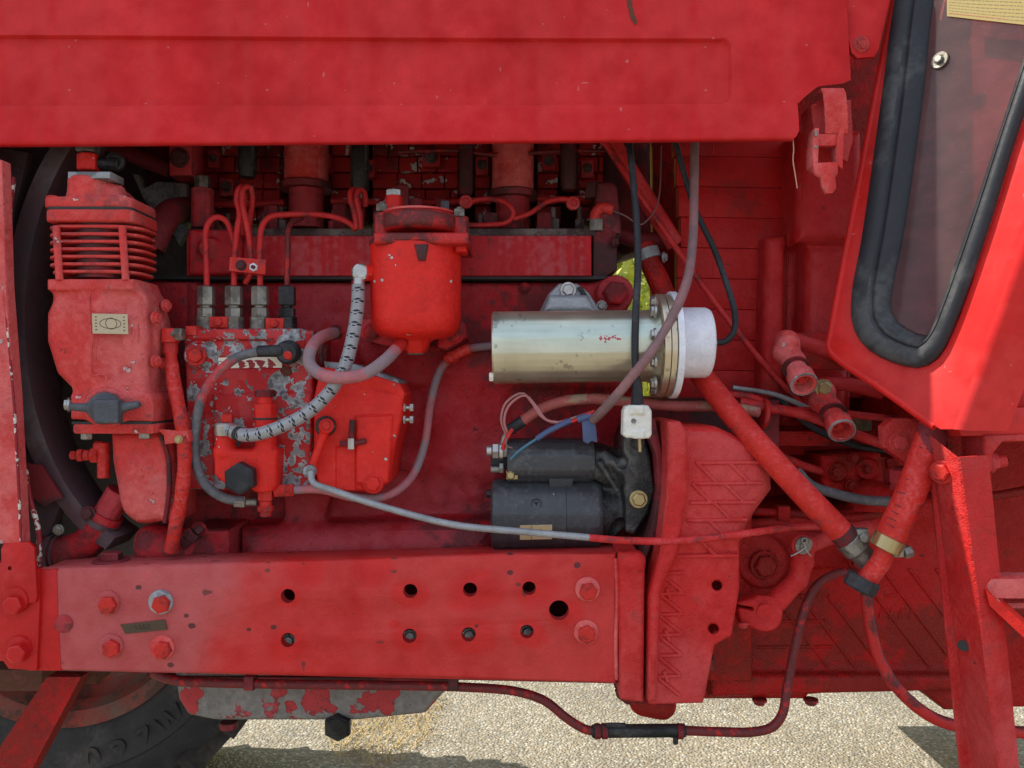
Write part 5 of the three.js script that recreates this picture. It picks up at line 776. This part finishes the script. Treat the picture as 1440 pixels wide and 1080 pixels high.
// ---------------------------------------------------------------- gearbox, lever and pipework on the right
{
  const k = comp('gearbox', 1170, 985, -140, 'deep red ribbed gearbox casting');
  const f = sm(0.012, dPr([[985, 740], [1345, 700], [1345, 968], [1142, 968], [1135, 985], [975, 985]], -130, -420, 10), dPr([[1040, 745], [1200, 745], [1200, 800], [1040, 805]], -105, -300, 10), dPr([[1000, 950], [1345, 950], [1345, 972], [1000, 982]], -112, -400, 8), dCyl([1072, 790, -130], [1072, 790, -92], 40, 6), dCap([1220, 700, -150], [1300, 720, -150], 30), dPr([[1290, 968], [1345, 950], [1345, 1000], [1330, 1000]], -130, -300, 8));
  add(k, 'casting', cast(972, 660, 1352, 1004, -85, -424, f, 4.5), M.gear);
  const rib = (a, b) => add(k, 'raised_rib', join(boxUV(sweep([[...a, -130], [...b, -130]], 2.6, { m: 6, n: 8 }))), M.gear);
  for (let i = 0; i < 7; i++) { const x = 1088 + 38 * i, y = i < 3 ? 838 : 800, l = Math.min(1332 - x, (948 - y) * 0.76); rib([x, y], [x + l, y + l / 0.76]); }
  for (let i = 0; i < 4; i++) rib([1078 - 6 * i, 838 + 36 * i], [1150 + 10 * i, 837 + 36 * i]);
  for (const [x, y, r] of [[1075, 795, 16], [1208, 790, 12], [1205, 775, 10]]) bolt(k, x, y, -88, r, M.gear, {});
  for (const x of [1068, 1140]) bolt(k, x, 985, -130, 8, M.pipeDark, { dir: [0, -1, 0] });
  add(k, 'raised_number', (() => { const c = cast(1230, 835, 1290, 880, -124, -134, sm(0.002, ...[0, 1, 2, 3].map(i => dCap([1236 + 14 * i, 868, -131], [1240 + 14 * i, 856, -131], 3)), dCap([1245, 838, -131], [1270, 836, -131], 3)), 2); return c; })(), M.gear);
  add(tractor, 'rear_axle_housing', box(1330, 560, 1800, 1000, -300, -700, 20), M.gear);
  add(tractor, 'axle_top', box(1000, 640, 1420, 760, -330, -600, 14), M.gear);
  add(tractor, 'brake_pipe', sweep([[1380, 700, -120], [1440, 690, -120], [1560, 660, -120]], 7), M.gear);
  add(tractor, 'hydraulic_block', join(box(1075, 606, 1168, 628, -180, -240, 3), box(1180, 590, 1225, 606, -190, -230, 2), box(1090, 650, 1190, 680, -230, -330, 4)), M.gear);
  add(tractor, 'valve_tag', box(1195, 583, 1226, 606, -178, -186, 1), M.plateTag);
  // clutch lever
  const l = comp('clutch_lever', 1090, 860, -60, 'red forked clutch lever with a cotter pin');
  const lf = cut(0.003, sm(0.008, dCap([1128, 790, -60], [1122, 815, -60], 17, 13), dCap([1122, 815, -60], [1095, 842, -60], 13, 16), dCyl([1074, 862, -75], [1074, 862, -44], 26, 4), dPr([[1036, 848], [1066, 840], [1070, 884], [1042, 880]], -46, -74, 5), dCyl([1130, 768, -72], [1130, 768, -50], 18, 3)), dPr([[1034, 854], [1064, 859], [1064, 863], [1034, 858]], -30, -90, 0.5));
  add(l, 'arm', cast(1030, 748, 1152, 892, -42, -80, lf, 2.4), M.bell);
  add(l, 'shaft_end', turn([[0, 0], [13, 0], [13, 1.6], [11.5, 2.4], [0, 2.4]], [1076, 861, -44.8], [0, 0, 1], 30), M.bell);
  add(l, 'clevis_pin', turn([[0, 0], [13, 0], [13, 3], [8, 5], [8, 9], [0, 9]], [1130, 767, -50], [0, 0, 1], 24), M.dullSteel);
  add(l, 'cotter_pin', join(sweep([[1112, 782, -40], [1124, 776, -40], [1132, 770, -39]], 1.4, { m: 6 }), sweep([[1140, 782, -40], [1134, 774, -40], [1130, 762, -39]], 1.2, { m: 6 }), turn([[3, 0], [4.5, 0], [4.5, 1.5], [3, 1.5]], [1131, 760, -39], [0, 0, 1], 14)), M.steel);
  add(l, 'push_rod', sweep([[1140, 764, -64], [1175, 752, -70], [1230, 742, -80]], 13), M.bell); bolt(l, 1044, 878, -46, 7, M.bell, { dir: [0, -1, 0.2] });
  // hoses and pipes in the gap
  add(tractor, 'drip_hose', sweep([[1218, 835, -50], [1222, 870, -46], [1234, 920, -40], [1262, 968, -30], [1310, 1008, -20], [1362, 1024, -16], [1440, 1030, -16]], 8.6), M.pipeDark, 'dark red hose arching down past the gearbox');
  add(tractor, 'black_hose', sweep([[1120, 662, -110], [1140, 682, -100], [1170, 693, -96], [1215, 703, -96], [1275, 706, -100]], 7.6), M.hoseGrey, 'dark grey rubber hose behind the red hoses');
  const p = comp('steel_lines', 1150, 600, -120, 'pair of red steel lines running back past a grommet');
  add(p, 'line', sweep([[1040, 566, -120], [1076, 573, -118], [1130, 583, -118], [1190, 606, -120], [1262, 632, -124]], 8), M.pipe);
  add(p, 'line', sweep([[1000, 553, -130], [1060, 560, -128], [1090, 575, -126], [1150, 578, -130], [1260, 590, -140]], 6), M.pipe);
  add(p, 'line', sweep([[1030, 545, -150], [1090, 555, -150], [1150, 580, -150]], 4), M.alu);
  add(p, 'grommet', rod([1070, 582, -122], [1077, 583, -122], 25, 2), M.pipeDark);
  // cab mounting ear
  const e = comp('cab_mount', 1275, 650, -20, 'red cab mounting ear with a bolt and rubber pad');
  add(e, 'ear', prism([[1242, 600], [1256, 588], [1278, 588], [1302, 600], [1306, 660], [1288, 662], [1244, 630]], 10, -10, 3), M.bell); bolt(e, 1264, 622, 10, 11, M.bell, {});
  add(e, 'ear_web', prism([[1278, 590], [1330, 590], [1330, 620], [1300, 660]], -12, -40, 3), M.bell);
  add(e, 'rubber_pad', turn([[0, 0], [22, 0], [24, 3], [22, 8], [24, 14], [24, 30], [20, 34], [0, 36]], [1276, 690, -30], [0, 1, 0], 30), M.block);
  // quick couplers
  [[1106, 480, 1128, 536], [1156, 548, 1181, 601]].forEach(([x0, y0, x1, y1], i) => {
    const c = comp('quick_coupler', x1, y1, -40, i ? 'lower open ended red quick coupler with bare rim' : 'upper open ended red quick coupler below the bulkhead');
    const b = sm(0.006, dCap([x0, y0, -110], [x0 + 2, y0 + 4, -95], 18), dCap([x0 - 4, y0 + 16, -100], [(x0 + x1) / 2, (y0 + y1) / 2, -80], 17, 17), dCyl([x0 + 6, y0 + 20, -96], [x1 - 3, y1 - 6, -44], 15, 2));
    add(c, 'body', cast(x0 - 26, y0 - 24, x1 + 26, y1 + 24, -28, -132, b, 2.6), M.cast);
    const d = P(x1, y1, -34).sub(P(x1 - 12, y1 - 24, -70)).toArray();
    add(c, 'socket', turn([[0, 4], [13, 4], [14, 24], [17.5, 25], [19, 24], [19.5, 22], [19.5, 3], [18, 0], [0, 0]], [x1 - 4, y1 - 9, -50], d, 36), M.cast);
    add(c, 'sleeve_band', turn([[0, 0], [19.8, 0], [19.8, 4], [0, 4]], [x1 - 10, y1 - 20, -66], d, 30), M.grimy);
    add(c, 'bare_rim', turn([[17, 0], [19.8, 0], [19.2, 2], [17.4, 2.2]], P(x1 - 4, y1 - 9, -50).add(new V3(...d).normalize().multiplyScalar(0.0235)), d, 36), M.alu);
    add(c, 'ball', turn([[0, 0], [7, 0], [7, 4], [5, 7], [0, 8]], [x1 - 2, y1 - 5, -44], d, 18), M.hosePaint);
    bolt(c, x0 + (i ? 2 : 4), y0 - 2, i ? -84 : -90, 10, i ? M.brass : M.cast, {});
  });
  const v = comp('valve_block', 1180, 640, -170, 'red hydraulic valve block with unions behind the hoses');
  add(v, 'body', cast(1150, 618, 1262, 700, -150, -260, sm(0.008, dPr([[1154, 640], [1240, 634], [1246, 690], [1158, 694]], -160, -260, 8), dCyl([1176, 664, -190], [1176, 664, -152], 15, 3), dCyl([1220, 660, -190], [1220, 660, -150], 17, 3)), 3.2), M.gear);
  for (const [x, y] of [[1176, 664], [1220, 660], [1200, 644], [1198, 684]]) bolt(v, x, y, -150, x % 10 ? 8 : 6, M.gear, {});
  add(v, 'union', join(hexRod([1246, 652, -185], [1262, 652, -182], 11), rod([1262, 652, -182], [1276, 653, -180], 8)), M.hosePaint);
  add(tractor, 'hydraulic_pipe', sweep([[1060, 632, -175], [1095, 640, -168], [1130, 655, -165], [1160, 664, -168]], 6.5), M.pipe, 'short red hydraulic pipe to the valve block');
  add(tractor, 'hydraulic_pipe', sweep([[1272, 653, -180], [1300, 660, -170], [1330, 690, -160], [1345, 730, -150]], 6.5), M.pipe);
  add(tractor, 'coupler_pipe', sweep([[1110, 478, -112], [1140, 486, -118], [1180, 498, -112], [1215, 505, -105]], 13), M.bulk, 'red pipe feeding the upper coupler from behind the cab panel'); add(tractor, 'coupler_pipe', sweep([[1158, 540, -106], [1190, 540, -112], [1240, 552, -110]], 11), M.bulk);
  add(tractor, 'gear_linkage', join(sweep([[1010, 716, -150], [1100, 722, -140], [1180, 728, -130], [1260, 720, -130]], 7), box(1094, 712, 1112, 734, -128, -150, 3)), M.gear); add(tractor, 'wiring_loom', sweep([[1090, 556, -170], [1140, 600, -160], [1200, 626, -150], [1262, 640, -150], [1300, 680, -140]], 5), M.black, 'black wiring loom sagging behind the couplers');
  add(tractor, 'coupler_plate', box(1115, 468, 1200, 520, -112, -122, 2), M.gear);
}
// ---------------------------------------------------------------- cab corner with window
{
  const k = comp('cab_corner', 1300, 560, 60, 'red cab corner panel with a tapering rubber sealed window');
  const A = P(1255, 0, -30), B = P(1165, 480, -30), C = P(1335, 590, 130), nrm = B.clone().sub(A).cross(C.clone().sub(A)).normalize(), eye = new V3(0, EYE, 1.13);
  const PL = (x, y, off = 0) => { const d = P(x, y, 0).sub(eye); const t = (nrm.dot(A) - nrm.dot(eye)) / nrm.dot(d); return eye.clone().addScaledVector(d, t).addScaledVector(nrm, off * 0.001); };
  const U = C.clone().sub(B).addScaledVector(nrm, 0); U.setY(0).normalize(); U.addScaledVector(nrm, -U.dot(nrm)).normalize(); const Vv = nrm.clone().cross(U).normalize(), O = A;
  const to2 = p => { const d = p.clone().sub(O); return new THREE.Vector2(d.dot(U), d.dot(Vv)); };
  const frame = new THREE.Matrix4().makeBasis(U, Vv, nrm).setPosition(O);
  const flat = (out, holesP, z0, z1, b) => { const sh = new THREE.Shape(out.map(q => to2(PL(...q)))); for (const h of holesP) sh.holes.push(new THREE.Path(h.map(q => to2(PL(...q))))); const g = new THREE.ExtrudeGeometry(sh, { depth: (z0 - z1) * 0.001 - 2 * b * 0.001, bevelEnabled: true, bevelThickness: b * 0.001, bevelSize: b * 0.001, bevelOffset: -b * 0.001, bevelSegments: 3 }); g.translate(0, 0, (z1 + b) * 0.001); g.applyMatrix4(frame); return toCreasedNormals(g, 0.7); };
  const smooth = (pts, n = 60) => { const c = new THREE.CatmullRomCurve3(pts.map(p => new V3(p[0], p[1], 0)), false, 'centripetal'); return c.getSpacedPoints(n).map(p => [p.x, p.y]); };
  const winOut = smooth([[1310, -205], [1264, -20], [1240, 150], [1213, 340], [1199, 420], [1201, 462], [1222, 492], [1262, 512], [1296, 517], [1320, 503], [1340, 466], [1384, 345], [1434, 185], [1505, -20], [1568, -205]], 90);
  const winIn = smooth([[1352, -190], [1312, -20], [1292, 150], [1266, 330], [1252, 400], [1249, 435], [1262, 455], [1290, 469], [1304, 470], [1312, 452], [1326, 410], [1362, 305], [1404, 180], [1470, -20], [1528, -190]], 90);
  add(k, 'panel', flat([[1304, -240], [1256, 0], [1212, 230], [1166, 470], [1163, 486], [1170, 497], [1310, 597], [1322, 604], [1344, 604], [1368, 540], [1440, 335], [1520, 110], [1650, -240]], [winOut], 0, -4, 1.2), M.cab);
  add(k, 'edge_fold', sweep([PL(1304, -240, -4), PL(1256, 0, -4), PL(1212, 230, -4), PL(1167, 470, -4), PL(1164, 486, -5), PL(1170, 498, -5), PL(1240, 547, -5), PL(1312, 599, -5)], 6, { m: 12 }), M.cab);
  // rounded corner and side face turning to the door
  const ed = [[1344, 604], [1368, 540], [1440, 335], [1520, 110], [1640, -220]], pos = [], ind = [], uv = [];
  ed.forEach(([x, y], i) => { const p = PL(x, y), R = 0.016; p.addScaledVector(nrm, 0.0006).addScaledVector(U, -0.003); const sx = new V3(1, 0, 0); for (let j = 0; j <= 10; j++) { const a = j / 10; let q; if (j <= 7) { const th = (j / 7) * Math.acos(clamp(nrm.z)); const w = U.clone(); q = p.clone().addScaledVector(U, R * Math.sin(th)).addScaledVector(nrm, -R * (1 - Math.cos(th))); } else { const th = Math.acos(clamp(nrm.z)); const w = p.clone().addScaledVector(U, R * Math.sin(th)).addScaledVector(nrm, -R * (1 - Math.cos(th))); q = w.addScaledVector(sx, (j - 7) / 3 * 0.05); } pos.push(q.x, q.y, q.z); uv.push(q.x, q.y); } });
  for (let i = 0; i < ed.length - 1; i++) for (let j = 0; j < 10; j++) { const a = i * 11 + j, b = a + 11; ind.push(a, a + 1, b, b, a + 1, b + 1); }
  const g = new THREE.BufferGeometry(); g.setAttribute('position', new THREE.Float32BufferAttribute(pos, 3)); g.setAttribute('uv', new THREE.Float32BufferAttribute(uv, 2)); g.setIndex(ind); g.computeVertexNormals(); g.userData.uvDone = true;
  add(k, 'corner_pillar', g, M.cab);
  const gap = new V3();
  // rubber seal: swollen band between the two outlines
  const n = winOut.length, sp = [], si = [], prof = [[0, 2], [0.06, 9], [0.25, 13], [0.5, 12], [0.56, 9], [0.585, 3], [0.61, 8], [0.7, 7], [0.9, 1], [1, -8]];
  for (let i = 0; i < n; i++) for (const [t, o] of prof) { const q = PL(winOut[i][0] + (winIn[i][0] - winOut[i][0]) * t, winOut[i][1] + (winIn[i][1] - winOut[i][1]) * t, o); sp.push(q.x, q.y, q.z); }
  for (let i = 0; i < n - 1; i++) for (let j = 0; j < prof.length - 1; j++) { const a = i * prof.length + j, b = a + prof.length; si.push(a, b, a + 1, a + 1, b, b + 1); }
  const sg = new THREE.BufferGeometry(); sg.setAttribute('position', new THREE.Float32BufferAttribute(sp, 3)); sg.setIndex(si); sg.computeVertexNormals();
  add(k, 'window_seal', sg, M.seal, 'thick black rubber window seal');
  add(k, 'window_glass', flat([...winIn.slice(1, -1)], [], -6, -10, 0.4), new THREE.MeshPhysicalMaterial({ color: lin(1, 1, 1), transmission: 0.93, thickness: 0, roughness: 0.06, specularIntensity: 0.35, map: tex(512, 0.25, (u, v) => { const d = fbm(u, v, 8, 6, 70), s = vn(u, v, 120, 71) > 0.955 ? 0.5 : 0, w = 0.5 + 0.3 * d + s; return [w, w * 0.78, w * 0.78]; }) }), 'dusty window glass in the cab corner');
  add(k, 'inner_panel', flat([[1250, -240], [1225, 200], [1200, 480], [1330, 520], [1400, 380], [1560, -20], [1680, -240]], [], -46, -52, 1), M.bulk);
  add(tractor, 'cab_floor', box(1345, 560, 2200, 606, 30, -700, 6), M.gear); add(tractor, 'cab_roof', box(1330, -700, 2300, -640, 160, -900, 10), M.hood);  // unseen floor and roof slabs, added to block sun and sky
  { const c = PL(1319, 83, -5); add(k, 'glass_washer', turn([[0, 0], [11.5, 0], [12, 1], [11, 2.2], [7, 2.2], [6, 1], [0, 1]], c, nrm.toArray(), 28), M.dullSteel); const b = new THREE.Mesh(boltPlain, M.dullSteel); b.name = 'bolt'; b.position.copy(c).addScaledVector(nrm, 0.003).sub(WP.get(k)); b.quaternion.setFromUnitVectors(new V3(0, 1, 0), nrm); b.scale.setScalar(0.0055); k.add(b); }
  { const c = PL(1313, 428, -44); add(k, 'inner_knob', turn([[0, 0], [9, 0], [9, 4], [0, 5]], c, nrm.toArray(), 20), M.black); }
  plate(k, 'sticker', [PL(1329, -6, -5), PL(1329, 21, -5), PL(1438, 33, -5), PL(1440, -2, -5)], 0.0006, printed(512, 128, (x, w, h) => { x.fillStyle = '#8d7a3c'; x.fillRect(0, 0, w, h); x.fillStyle = '#574a26'; x.font = '15px sans-serif'; const r = rng(6); for (let j = 0; j < 6; j++) { let t = 14; while (t < w - 20) { const l = 8 + r() * 26; x.fillRect(t, 12 + j * 19, l, 5); t += l + 6; } } x.fillStyle = 'rgba(150,60,40,.8)'; x.fillRect(14, 104, 380, 4); }, 0.7), 'torn yellow instruction sticker with fine print on the glass');
  // sill and door opening beyond the corner
  const sl = comp('cab_sill', 1430, 590, 120, 'red cab sill with a weld seam beside the corner');
  add(sl, 'sill_face', prism([[1336, 578], [1392, 572], [1600, 572], [1600, 612], [1352, 614]], 118, 40, 4), M.cab);
  add(sl, 'upper_step', prism([[1372, 520], [1404, 500], [1600, 500], [1600, 574], [1388, 574]], 96, 20, 4), M.cab);
  add(sl, 'weld_seam', sweep([[1398, 540, 97], [1390, 572, 119], [1380, 606, 119]], 1.6, { m: 6 }), M.cast);
  add(sl, 'door_gap', box(1380, 300, 1700, 520, 10, -10, 2), M.bulk);
  add(sl, 'rubber_ribs', join(...[0, 1, 2, 3, 4, 5].map(i => sweep([[1410, 446 + i * 10, 30], [1560, 438 + i * 10, 30]], 4))), M.black);
  add(sl, 'floor_edge', prism([[1430, 508], [1600, 506], [1600, 524], [1438, 524]], 130, 90, 2), M.fresh);
  add(sl, 'hanger', cast(1360, 612, 1470, 700, 125, 60, sm(0.006, dPr([[1384, 612], [1560, 606], [1560, 618], [1410, 622], [1396, 640], [1396, 664], [1384, 670]], 122, 70, 3)), 3), M.bell); 
  bolt(sl, 1394, 650, 104, 12, M.bell, { dir: [1, 0.1, 0.3] }); add(sl, 'bolt_thread', rod([1400, 650, 104], [1414, 648, 106], 8), M.bell);
}
// ---------------------------------------------------------------- step post
{
  const k = comp('step_post', 1385, 1080, 130, 'red folded steel step post under the cab corner');
  // folded channel: rear flange, front fold, outer face; leans back towards its foot
  const sec = (t) => { const y = 614 + 486 * t, o = 64 * t; return [[1308 + o, y - 2 + 0 * t, 92], [1346 + o * 0.94, y + 28 * (1 - t), 148], [1350 + o * 0.94, y + 29 * (1 - t), 150], [1390 + o * 0.7, y + 26 * (1 - t), 140]]; };
  const pos = [], ind = [], N = 24; for (let i = 0; i <= N; i++) { const s = sec(i / N).map(p => P(...p)), inner = s.map(p => p.clone().add(new V3(0.0012, 0, -0.006))); for (const p of [...s, ...inner.reverse()]) pos.push(p.x, p.y, p.z); }
  for (let i = 0; i < N; i++) for (let j = 0; j < 8; j++) { const a = i * 8 + j, b = i * 8 + (j + 1) % 8; ind.push(a, a + 8, b, b, a + 8, b + 8); } for (const e of [0, N * 8]) for (const [a, b, c] of [[0, 1, 6], [0, 6, 7], [1, 2, 5], [1, 5, 6], [2, 3, 4], [2, 4, 5]]) ind.push(e + a, e + b, e + c);
  const g = new THREE.BufferGeometry(); g.setAttribute('position', new THREE.Float32BufferAttribute(pos, 3)); g.setIndex(ind);
  add(k, 'post', toCreasedNormals(g, 0.35), M.bell);
  add(k, 'back_flange', prism([[1306, 640], [1330, 650], [1370, 1090], [1352, 1090]], 84, 78, 1), M.bell);
  bolt(k, 1324, 664, 116, 13, M.hosePaint, { dir: [-0.8, 0, 0.6] });
  add(k, 'hole_shade_disc', turn([[0, 0], [7, 0], [0, 0.6]], [1354, 908, 112], [-0.75, 0, 0.65], 20), M.gasket);  // dark disc painted for the shade inside a bolt hole
  add(k, 'step_arm', prism([[1384, 824], [1394, 814], [1600, 812], [1600, 842], [1400, 842]], 146, 110, 2), M.cast);
  add(k, 'step_tread', (() => { const q = [P(1386, 830, 150), P(1392, 852, 152), P(1560, 1010, 190), P(1560, 985, 190)], b = q.map(p => p.clone().add(new V3(0.004, 0.012, -0.03))), gg = new THREE.BufferGeometry(), all = [...q, ...b]; gg.setAttribute('position', new THREE.Float32BufferAttribute(all.flatMap(p => [p.x, p.y, p.z]), 3)); gg.setIndex([0, 1, 2, 0, 2, 3, 4, 6, 5, 4, 7, 6, 0, 4, 5, 0, 5, 1, 1, 5, 6, 1, 6, 2, 2, 6, 7, 2, 7, 3, 3, 7, 4, 3, 4, 0]); return toCreasedNormals(gg, 0.2); })(), M.fresh);
  add(k, 'step_bar', prism([[1412, 848], [1600, 846], [1600, 854], [1414, 856]], 120, 100, 1), M.cast);
}
// ---------------------------------------------------------------- axle stay and far front wheel
{
  add(tractor, 'axle_stay', (() => { const q = [P(-40, 1110, -90), P(30, 1110, -90), P(114, 952, -110), P(66, 952, -110)], gg = new THREE.BufferGeometry(), b = q.map(p => p.clone().add(new V3(0, 0, -0.03))); gg.setAttribute('position', new THREE.Float32BufferAttribute([...q, ...b].flatMap(p => [p.x, p.y, p.z]), 3)); gg.setIndex([0, 1, 2, 0, 2, 3, 4, 6, 5, 4, 7, 6, 0, 4, 5, 0, 5, 1, 1, 5, 6, 1, 6, 2, 2, 6, 7, 2, 7, 3, 3, 7, 4, 3, 4, 0]); return toCreasedNormals(gg, 0.2); })(), M.gear, 'sloping red axle stay below the beam end');
  add(tractor, 'front_axle', join(box(-300, 940, 60, 975, -330, -520, 12), box(90, 940, 135, 962, -150, -200, 3)), M.rust);
  const c = new V3(-1.035, 0.521, -0.86), k = new THREE.Group(); k.name = 'front_wheel'; k.position.copy(c); tractor.add(k); WP.set(k, c); k.userData.label = 'worn far front wheel with a rusty red rim';
  const ax = [0, 0, 1], at = o => c.clone().add(new V3(0, 0, o * 0.001));
  add(k, 'tyre', turn([[325, -140], [385, -170], [460, -176], [500, -160], [512, -90], [515, 0], [512, 90], [500, 160], [460, 176], [436, 176], [432, 179], [426, 176], [385, 168], [340, 142], [328, 136]], c, ax, 80, 0.5), M.tyre);
  add(k, 'rim', turn([[0, 20], [120, 20], [140, 40], [230, 30], [275, 30], [305, 70], [315, 120], [330, 136], [342, 142], [340, 148], [326, 144], [308, 130], [296, 90]], c, ax, 80, 0.5), M.rim);
  add(k, 'hub', turn([[0, 20], [110, 20], [110, 60], [80, 90], [60, 130], [0, 130]], c, ax, 40), M.rim);
  const lug = []; for (let i = 0; i < 26; i++) { const b = new THREE.BoxGeometry(0.035, 0.05, 0.2); b.rotateY(0.5); b.translate(0, 0.51, 0.09); b.rotateZ(i / 26 * 6.2832); b.translate(c.x, c.y, c.z); add(k, 'tread_lug', b, M.tyre); const d = new THREE.BoxGeometry(0.035, 0.05, 0.2); d.rotateY(-0.5); d.translate(0, 0.51, -0.09); d.rotateZ((i + 0.5) / 26 * 6.2832); d.translate(c.x, c.y, c.z); add(k, 'tread_lug', d, M.tyre); }
  { const g2 = new THREE.BoxGeometry(0.6, 0.4, 0.45); g2.translate(1.12, 0.55, -0.98); add(tractor, 'shadow_caster_box', g2, M.gear, 'unseen red box added beyond the gearbox to cast a ground shadow'); }  // added out of sight only to throw a shadow on the ground
  const font = await new FontLoader().loadAsync('fonts/droid/droid_sans_bold.typeface.json');
  [['2', -69], ['0', -78], ['Z', -60], ['W', -50]].forEach(([t, a]) => { const tg = new TextGeometry(t, { font, size: 0.058, depth: 0.0035, curveSegments: 4 }); tg.computeBoundingBox(); const w = tg.boundingBox.max.x; tg.translate(-w / 2, -0.03, 0); tg.rotateZ(0); const th = a * Math.PI / 180; tg.rotateZ(th + Math.PI / 2); tg.translate(c.x + 0.41 * Math.cos(th), c.y + 0.41 * Math.sin(th), c.z + 0.1715); add(k, 'raised_letter', tg, M.tyre); });
}
renderer.render(scene, camera);
